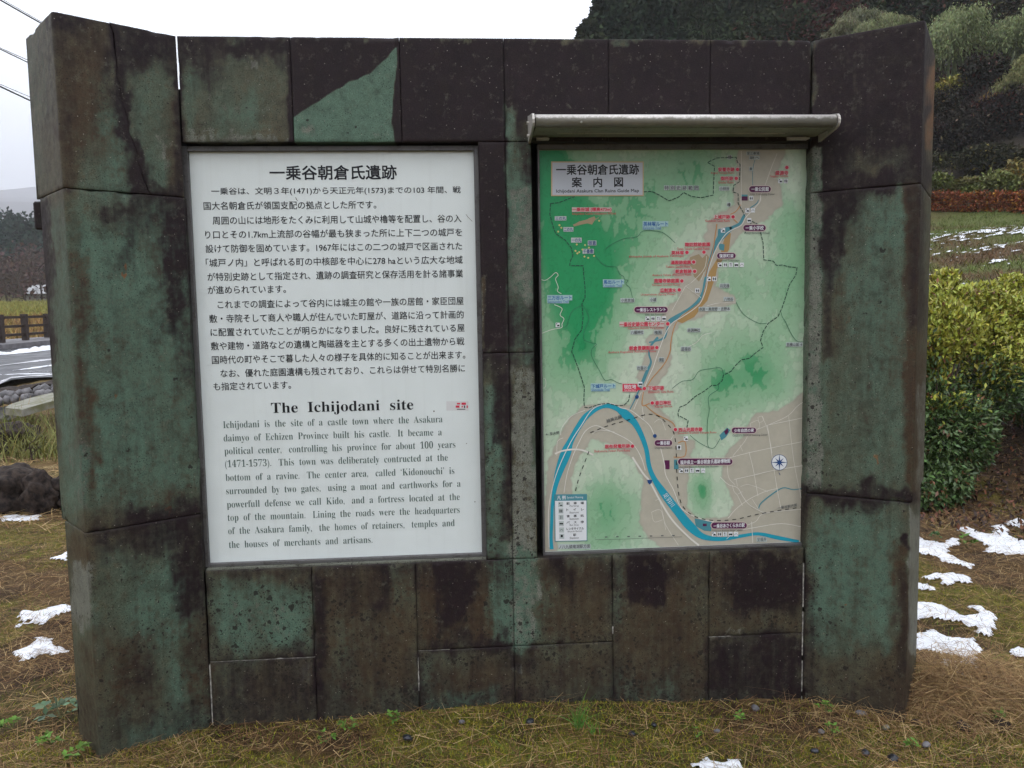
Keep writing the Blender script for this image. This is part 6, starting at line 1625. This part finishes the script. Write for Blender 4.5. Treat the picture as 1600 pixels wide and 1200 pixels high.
bush(1592, 272, 26, 24, 28, (.18, .16, .05), 'yellowish bush at the right edge above the hedge', col2=(.3, .2, .05))
bush(1540, 297, 40, 8, 28.5, (.12, .15, .035), 'long low green bush right behind the red hedge')
bush(1420, 270, 20, 22, 29, (.10, .08, .03), 'brown green bush hidden mostly by the right end of the wall')

# ------------------------------------------------------------------ forest on the right hill
def crown_points(kind, n_):
    if kind == 'cedar':
        t = rng.random(n_) ** .75; r = (1 - t) ** .7 * .5 + .03; a = rng.uniform(0, 2*pi, n_)
        lump = .72 + .5 * vn(a * 1.6, t * 11, 7); rr = r * lump * np.sqrt(rng.uniform(.35, 1, n_))
        return np.stack([np.cos(a) * rr * .46, np.sin(a) * rr * .46, .12 + t * .88], -1)
    c = []; 
    for _ in range(11):
        d = rng.normal(size=3); d /= np.linalg.norm(d); c.append((d[0] * .26, d[1] * .26, .62 + d[2] * .24, rng.uniform(.13, .22)))
    out = []
    for s in c:
        k = n_ // 11; d = unit(rng.normal(size=(k, 3))); out.append(np.array(s[:3]) + d * (rng.random(k) ** .3)[:, None] * s[3])
    return np.concatenate(out)
def tree_proto(kind, cols, n_=5000, leaf=.035, drape=False):
    C = crown_points(kind, n_); n_ = len(C)
    ck = tint(cols[0], n_, .35)
    clump = vn(C[:, 0] * 9 + 3, C[:, 2] * 9 + C[:, 1] * 9, 9)
    ck = ck * (.65 + .7 * clump[:, None])
    for c2, f2 in cols[1:]:
        kk = rng.random(n_) < f2; ck[kk] = tint(c2, kk.sum(), .3)
    fol = leaf_mesh('foliage', C, np.full(n_, leaf), ck, up=.2, aspect=.55, direc=(np.stack([C[:, 0] * 3, C[:, 1] * 3, -.25 * np.ones(n_)], -1)) if kind == 'cedar' else None)
    b_ = MB(); b_.tube([(0, 0, -.03), (.004, 0, .3), (0, .004, .6), (0, 0, .9 if kind == 'cedar' else .7)], [.016, .012, .008, .002], 7)
    if kind != 'cedar':
        for j in range(6):
            a = j * 1.05; b_.tube([(0, 0, .3 + j * .04), (cos(a) * .12, sin(a) * .12, .5 + j * .03), (cos(a) * .22, sin(a) * .22, .65)], [.007, .005, .002], 5)
    tr = b_.build('trunk', M['bark'], None); tm = tr.data; bpy.data.objects.remove(tr)
    return fol, tm
PROT = {'cedar0': tree_proto('cedar', [(.030, .046, .028)], 7000, .03), 'cedar1': tree_proto('cedar', [(.036, .050, .026)], 7000, .028), 'cedar2': tree_proto('cedar', [(.042, .054, .03)], 6000, .032),
        'broad0': tree_proto('broad', [(.032, .042, .022), ((.07, .035, .025), .12)], 5500, .04), 'broad1': tree_proto('broad', [(.075, .03, .028), ((.05, .045, .03), .35)], 5000, .034), 'broad2': tree_proto('broad', [(.055, .055, .028), ((.12, .08, .03), .12)], 5500, .036),
        'broad3': tree_proto('broad', [(.035, .028, .026), ((.09, .035, .03), .2)], 4500, .034)}
for f_, t_ in PROT.values():
    f_.materials.append(M['leaf_far']) if not f_.materials else None
def put_tree(kind, P, h, wd, label, group, cat='tree', name='conifer_tree'):
    e = empty(name, P, rng.uniform(0, 6.28)); tag(e, label, cat, group)
    e.scale = (h * wd, h * wd, h)
    o = _old_obj('crown', PROT[kind][0], None, e); tag(o, kind='stuff'); _old_obj('trunk', PROT[kind][1], None, e)
    return e
GRP_C = 'dark cedars closing the hill behind the wall'
def hill_tree(u, vtop, d, kind, wd, label, group=None, name='conifer_tree'):
    p = at(u, vtop, d); z = float(Hf(p[0], p[1])); h = p[2] - z
    return put_tree(kind, (p[0], p[1], z - .3), h + .3, wd, label, group, name=name)
ORD = ['second', 'third', 'fourth', 'fifth', 'sixth', 'seventh', 'eighth', 'ninth', 'first', 'second', 'third', 'fourth', 'fifth', 'sixth', 'seventh', 'eighth', 'ninth']
hill_tree(948, -14, 58, 'cedar0', .95, 'leftmost dark cedar, its edge against the white sky', None)
for i, (u, vt, d, k, wd) in enumerate(((985, -75, 60, 'cedar1', .8), (1022, -60, 57, 'cedar0', .8), (1062, -95, 61, 'cedar2', .8), (1100, -80, 57, 'cedar1', .85), (1140, -110, 62, 'cedar0', .85), (1180, -80, 57, 'cedar2', .85),
        (1215, -130, 64, 'cedar1', .9), (1250, -60, 58, 'broad0', 1.1), (1010, -120, 68, 'cedar2', .85), (1080, -150, 70, 'cedar0', .85), (1160, -160, 72, 'cedar1', .85), (1240, -160, 72, 'cedar0', .9), (1320, -170, 72, 'cedar2', .9), (1400, -160, 70, 'cedar1', .9), (1480, -150, 68, 'cedar0', .9), (1570, -160, 68, 'cedar2', .9), (1660, -160, 66, 'cedar0', .9))):
    hill_tree(u, vt, d, k, wd, ORD[i] + (' dark cedar from the left in the front row above the wall' if i < 8 else ' tall cedar from the left in the rear row, its tip above the picture'), GRP_C)
hill_tree(920, 34, 56, 'cedar2', .9, 'low dark cedar tip at the left foot of the hill forest')
hill_tree(1210, 5, 50, 'broad0', 1.0, 'dark green broadleaf tree right of the cedars above the wall'); hill_tree(1290, -5, 49, 'broad1', 1.1, 'reddish brown tree between the cedars and the bamboo'); hill_tree(1270, -50, 54, 'broad1', 1.0, 'dark red tree behind the reddish brown one')
hill_tree(1370, -40, 52, 'broad0', 1.1, 'dark round tree behind the bamboo above the right wing')
lab = ['dark tree at the top of the slope beyond the right wing', 'olive tree in the upper right corner', 'brownish tree on the upper right edge', 'dark tree filling the gap between the two bamboo plumes', 'dark reddish tree on the slope above the red hedge', 'sombre purple brown tree low on the slope', 'dark tree at the right edge above the bushes', 'dark undergrowth tree right beyond the wall', 'brown thicket tree above the hedge', 'deep shadowed tree behind the thicket', 'wine red tree in the middle of the dark slope', 'black green tree in the dark slope']
for i, (u, vt, d, k, wd) in enumerate(((1460, -45, 50, 'broad0', 1.2), (1530, -50, 50, 'broad2', 1.2), (1600, -40, 50, 'broad2', 1.2), (1545, 30, 44, 'broad0', 1.2), (1500, 130, 38, 'broad3', 1.4), (1575, 150, 38, 'broad1', 1.3), (1625, 80, 42, 'broad0', 1.2), (1440, 110, 40, 'broad3', 1.3), (1470, 190, 34, 'broad3', 1.5), (1540, 205, 34, 'broad3', 1.5), (1515, 60, 42, 'broad1', 1.2), (1600, 200, 35, 'broad0', 1.4))):
    hill_tree(u, vt, d, k, wd, lab[i], None, 'broadleaf_tree')
# undergrowth and young trees clothing the hill between the big trees
n_ = 70000; px = rng.uniform(2, 95, n_); py = rng.uniform(8, 110, n_); gg_ = px + py; az_ = px / (py + 5)
cl_ = fbm(px / 4, py / 4, 931, 3); k = (gg_ > 66) & (gg_ < 165) & (az_ > .2) & (cl_ > .38); px, py, cl_ = px[k], py[k], cl_[k]; n_ = len(px)
C = np.stack([px, py, Hf(px, py) + rng.random(n_) ** .6 * (cl_ - .36) * 14], -1)
cols = tint((.045, .046, .024), n_, .45); kk = fbm(px / 7, py / 7, 941) + (rng.random(n_) - .5) * .3; q_ = kk > .58; cols[q_] = tint((.075, .045, .032), q_.sum(), .4)
tag(obj('hill_undergrowth', leaf_mesh('hill_undergrowth', C, np.full(n_, .30), cols, up=.4, aspect=.5), M['leaf_far']), 'dark undergrowth covering the wooded hill on the right', kind='stuff')
# bamboo plumes: arching culms with drooping leaf sprays
def bamboo(u, v, ru, rv, d, label, col=(.21, .25, .11), n_=8000, lean=.35, col2=None):
    c_ = at(u, v, d); k = d / F_PX; base = np.array([c_[0] + .4, c_[1] + 1, float(Hf(c_[0], c_[1] + 1))])
    e = empty('bamboo', base); tag(e, label, 'bamboo')
    cs = []; ds = []; b_ = MB()
    for j in range(16):
        a = rng.uniform(-1, 1); top = c_ + np.array([a * ru * k * .75, rng.normal() * .5, (1 - a * a * .5) * rv * k * rng.uniform(.4, 1)])
        b0 = base + rng.normal(size=3) * np.array([.3, .3, 0]); mid = b0 * .45 + top * .55; mid[2] = b0[2] + (top[2] - b0[2]) * .75; end = top + np.array([a * ru * k * .5, -.3, -rv * k * .45])
        pts = [b0 - base, mid - base, top - base, end - base]; b_.tube([b0 - base, (b0 + mid) / 2 - base, mid - base, top - base], [.05, .045, .035, .015], 6)
        m_ = n_ // 16; t = rng.random(m_) ** .8; seg = np.where(t[:, None] < .5, mid + (top - mid) * (t[:, None] * 2), top + (end - top) * (t[:, None] * 2 - 1))
        sprd = rng.normal(size=(m_, 3)) * np.array([.22, .22, .3]) * ru * k; sprd[:, 2] -= abs(sprd[:, 2]) * .6
        cs.append(seg + sprd * .8); ds.append(np.tile(np.array([a * .5, -.2, -.8]), (m_, 1)))
    C = np.concatenate(cs); Dn = np.concatenate(ds); cols = tint(col, len(C), .35)
    if col2: kk = rng.random(len(C)) < .35; cols[kk] = tint(col2, kk.sum(), .3)
    tag(_old_obj('foliage', leaf_mesh('foliage', C - base, np.full(len(C), .20), cols, up=.2, aspect=.22, direc=Dn), M['leaf'], e), kind='stuff')
    o = b_.build('culms', M['bamboo'], None); o.parent = e; tag(o, kind='stuff')
M['bamboo'] = simple('bamboo_culm', (.14, .17, .07), .5, .2, 4)
bamboo(1500, 58, 48, 50, 40, 'largest pale bamboo plume, just right of the wall top')
bamboo(1592, 62, 36, 50, 39, 'tall bamboo plume at the right picture edge', n_=7000)
bamboo(1596, 130, 30, 45, 38, 'lower bamboo plume hanging at the right edge', (.24, .24, .10))
bamboo(1470, 78, 22, 40, 41, 'thin bamboo plume touching the right end of the wall', (.17, .19, .09), 2400)
bamboo(1340, 30, 22, 20, 46, 'dim bamboo plume above the right wing, second from left', (.17, .18, .10), 2600)
bamboo(1395, 38, 28, 22, 44, 'bright bamboo plume behind the top of the right wing', (.22, .24, .11), 3000)
bamboo(1315, 46, 14, 16, 45, 'small bamboo plume where the right wing meets the middle', (.2, .2, .11), 1800)
bamboo(1355, 50, 20, 16, 44, 'low bamboo plume just above the right wing edge', (.21, .23, .11), 2000)
bush(1486, 138, 26, 16, 38, (.30, .27, .06), 'yellow leaved bush on the dark slope beyond the right wing', 1500, .2, 'bush')
bush(1540, 153, 9, 6, 37, (.42, .28, .07), 'tiny orange yellow bush in the dark slope', 120, .16)
bush(1500, 215, 60, 50, 34, (.035, .03, .024), 'dark thicket with scattered pale leaves above the hedge', 3600, .2, col2=(.20, .14, .09), f2=.03)
bush(1590, 190, 50, 60, 34, (.034, .03, .026), 'dark thicket at the right edge, twiggy', 3600, .2, col2=(.16, .08, .06), f2=.05)
bush(1545, 250, 60, 26, 31, (.05, .05, .03), 'dark green thicket directly above the bushes', 3000, .2, col2=(.22, .19, .06), f2=.06)
bush(1532, 112, 34, 26, 36, (.035, .034, .026), 'dark thicket between the bamboo plumes and the yellow bush', 2600, .2, col2=(.10, .05, .04), f2=.15)
bush(1560, 180, 40, 34, 35, (.04, .028, .026), 'reddish dark thicket in the middle of the slope', 2600, .2, col2=(.14, .055, .045), f2=.25)
bush(1470, 165, 34, 30, 36, (.036, .034, .025), 'dark thicket under the yellow bush beside the wall end', 2400, .2, col2=(.12, .08, .04), f2=.1)
# bare trees poking above the wall
twigs('bare_tree', (at(1135, 60, 17)[0], 14, 0.0), 6.1, 6, 'leafless pale twigs above the wall, left of the pair', 'tree', 'twig', .55, .05, 3, 11)
twigs('bare_tree', (at(1178, 60, 17)[0], 14.2, 0.0), 5.9, 6, 'leafless pale twigs above the wall, right of the pair', 'tree', 'twig', .6, .05, 3, 17)

# ------------------------------------------------------------------ left distance
# wooded hillside: brown bare wood below, dark conifers above, as one far-off mass
n_ = 5200; ang = rng.uniform(radians(-60), radians(2), n_); rr = np.sqrt(rng.uniform(100 ** 2, 235 ** 2, n_)); 
fx = np.sin(ang) * rr; fy = np.cos(ang) * rr; fz = Hf(fx, fy)
con = (rng.random(n_) < sst(135, 175, rr + (vn(fx / 18, fy / 18, 5) - .5) * 40))
V = []; F = []; CC = []
for cone in (True, False):
    idx = np.where(con == cone)[0]; m_ = len(idx)
    k = 34; 
    if cone:
        t = rng.random((m_, k)) ** .8; a = rng.uniform(0, 2*pi, (m_, k)); h = rng.uniform(6, 10, (m_, 1)); r = (1 - t) * 1.7 * np.sqrt(rng.uniform(.3, 1, (m_, k)))
        C = np.stack([fx[idx][:, None] + np.cos(a) * r, fy[idx][:, None] + np.sin(a) * r, fz[idx][:, None] + t * h], -1).reshape(-1, 3)
        cols = tint((.022, .040, .028), len(C), .3); sz = .95
    else:
        d = unit(rng.normal(size=(m_ * k, 3))).reshape(m_, k, 3) * (rng.random((m_, k, 1)) ** .4); h = rng.uniform(2.2, 3.6, (m_, 1))
        C = np.stack([fx[idx][:, None] + d[..., 0] * 2.4, fy[idx][:, None] + d[..., 1] * 2.4, fz[idx][:, None] + h + d[..., 2] * h], -1).reshape(-1, 3)
        cols = tint((.085, .055, .048), len(C), .4) * (.7 + .6 * vn(C[:, 0] / 9, C[:, 1] / 9, 3)[:, None]); sz = .6
    me = leaf_mesh('x', C, np.full(len(C), sz), cols, up=.2, aspect=.6)
    tag(obj('far_forest', me, M['leaf_far']), 'dark conifers along the misty ridge at left' if cone else 'brown leafless wood on the lower hillside at left', kind='stuff')
# nearer bare trees on the field edge
for i, (u, d, h) in enumerate(((42, 88, 8), (12, 92, 7), (66, 95, 8), (-20, 90, 8), (-50, 95, 9))):
    p = at(u, 470, d); z = float(Hf(p[0], p[1]))
    twigs('bare_tree', (p[0], p[1], z), h, 5, ('spreading bare tree at the far edge of the field, middle', 'bare tree at the far edge of the field, left', 'bare tree beside the white roof', 'bare tree beyond the left picture edge', 'outermost bare tree beyond the left picture edge')[i], 'tree', 'bark', .8, .12, 3, 40 + i)
# small farm shed with a white roof
p = at(64, 466, 99); z = float(Hf(p[0], p[1])); e = empty('shed', (p[0], p[1], z)); tag(e, 'small distant shed with white roof at the foot of the hills', 'shed')
b_ = MB(); b_.box((p[0] - 1.3, p[1] - 1, z - .3), (p[0] + 2.2, p[1] + 1.5, z + .9)); o = b_.build('wall', M['shedwall'], None); o.parent = e; o.matrix_parent_inverse = e.matrix_basis.inverted()
b_ = MB(); V = [(p[0]-1.6, p[1]-1.3, z+.9), (p[0]+2.5, p[1]-1.3, z+.9), (p[0]+2.1, p[1]+.2, z+2.0), (p[0]-1.0, p[1]+.2, z+2.0), (p[0]-1.6, p[1]+1.8, z+.9), (p[0]+2.5, p[1]+1.8, z+.9)]
b_.add(V, [(0, 1, 2, 3), (3, 2, 5, 4), (0, 3, 4), (1, 5, 2), (0, 4, 5, 1)]); o = b_.build('roof', M['roofwhite'], None); o.parent = e; o.matrix_parent_inverse = e.matrix_basis.inverted()
# field grass
n_ = 26000; ang = rng.uniform(radians(-40), radians(-18), n_); rr = np.sqrt(rng.uniform(31 ** 2, 100 ** 2, n_)); fx = np.sin(ang) * rr; fy = np.cos(ang) * rr
P0 = np.stack([fx, fy, Hf(fx, fy)], -1); D = rng.normal(size=(n_, 3)) * .4; D[:, 2] = 1
fc = np.where((rr < 55)[:, None], tint((.27, .18, .07), n_, .4), tint((.26, .25, .07), n_, .3))
tag(obj('field_grass', blades_mesh('field_grass', P0, D, rng.uniform(.25, .6, n_), np.full(n_, .10), fc, .3, 2), M['straw']), 'ochre and yellow green grass of the field beyond the fence', kind='stuff')

# ------------------------------------------------------------------ overhead cables, upper left
def cable(a, b2, r, label, group=None):
    A, B = at(*a), at(*b2); n_ = 40; b_ = MB()
    pts = [A + (B - A) * t - np.array([0, 0, .25 * 4 * t * (1 - t)]) for t in np.linspace(0, 1, n_)]
    b_.tube(pts, r, 6); return tag(b_.build('overhead_cable', M['cable'], None, True), label, 'cable', group)
def lin(u0, v0, u1, v1, ua, ub): 
    f = lambda u: v0 + (v1 - v0) * (u - u0) / (u1 - u0); return (ua, f(ua)), (ub, f(ub))
for (u0, v0, u1, v1, r, lb_) in ((28, 0, 72, 25, .016, 'thick topmost cable at upper left'), (33, 0, 72, 22.5, .006, 'thin wire just above the topmost cable'), (0, 61, 41, 80.5, .012, 'cable of the middle pair, lower strand'), (0, 59, 41, 77, .007, 'cable of the middle pair, upper strand'), (0, 119.5, 44, 140, .017, 'thick lowest cable at upper left'), (0, 116, 44, 134.5, .006, 'thin wire above the lowest cable')):
    (a, b2) = lin(u0, v0, u1, v1, -500, 330)
    cable((*a, 11), (*b2, 34), r, lb_)
for (u0, v0, u1, v1, lb_) in ((345, 0, 376, 32, 'very faint distant wire above the left board, left strand'), (373, 0, 400, 32, 'very faint distant wire above the left board, middle strand'), (402, 0, 427, 28, 'very faint distant wire above the left board, right strand')):
    (a, b2) = lin(u0, v0, u1, v1, 200, 560); o = cable((*a, 30), (*b2, 90), .004, lb_); o.data.materials[0] = M['faintwire'] if 'faintwire' in M else M.setdefault('faintwire', simple('grey_wire', (.4, .4, .42), .5, .1, 5))

# ------------------------------------------------------------------ haze
b_ = MB(); b_.box((-5200, -5200, -3), (5200, 5200, 760)); hz_ = b_.build('haze', None, None)
m = bpy.data.materials.new('haze'); m.use_nodes = True; nn = m.node_tree; nn.nodes.remove(nn.nodes['Principled BSDF'])
pv = nn.nodes.new('ShaderNodeVolumePrincipled'); pv.inputs['Color'].default_value = (.86, .88, .95, 1); pv.inputs['Density'].default_value = .0006
nn.links.new(pv.outputs[0], nn.nodes['Material Output'].inputs['Volume']); hz_.data.materials.append(m)
tag(hz_, 'thin winter mist lying in the valley', kind='stuff')
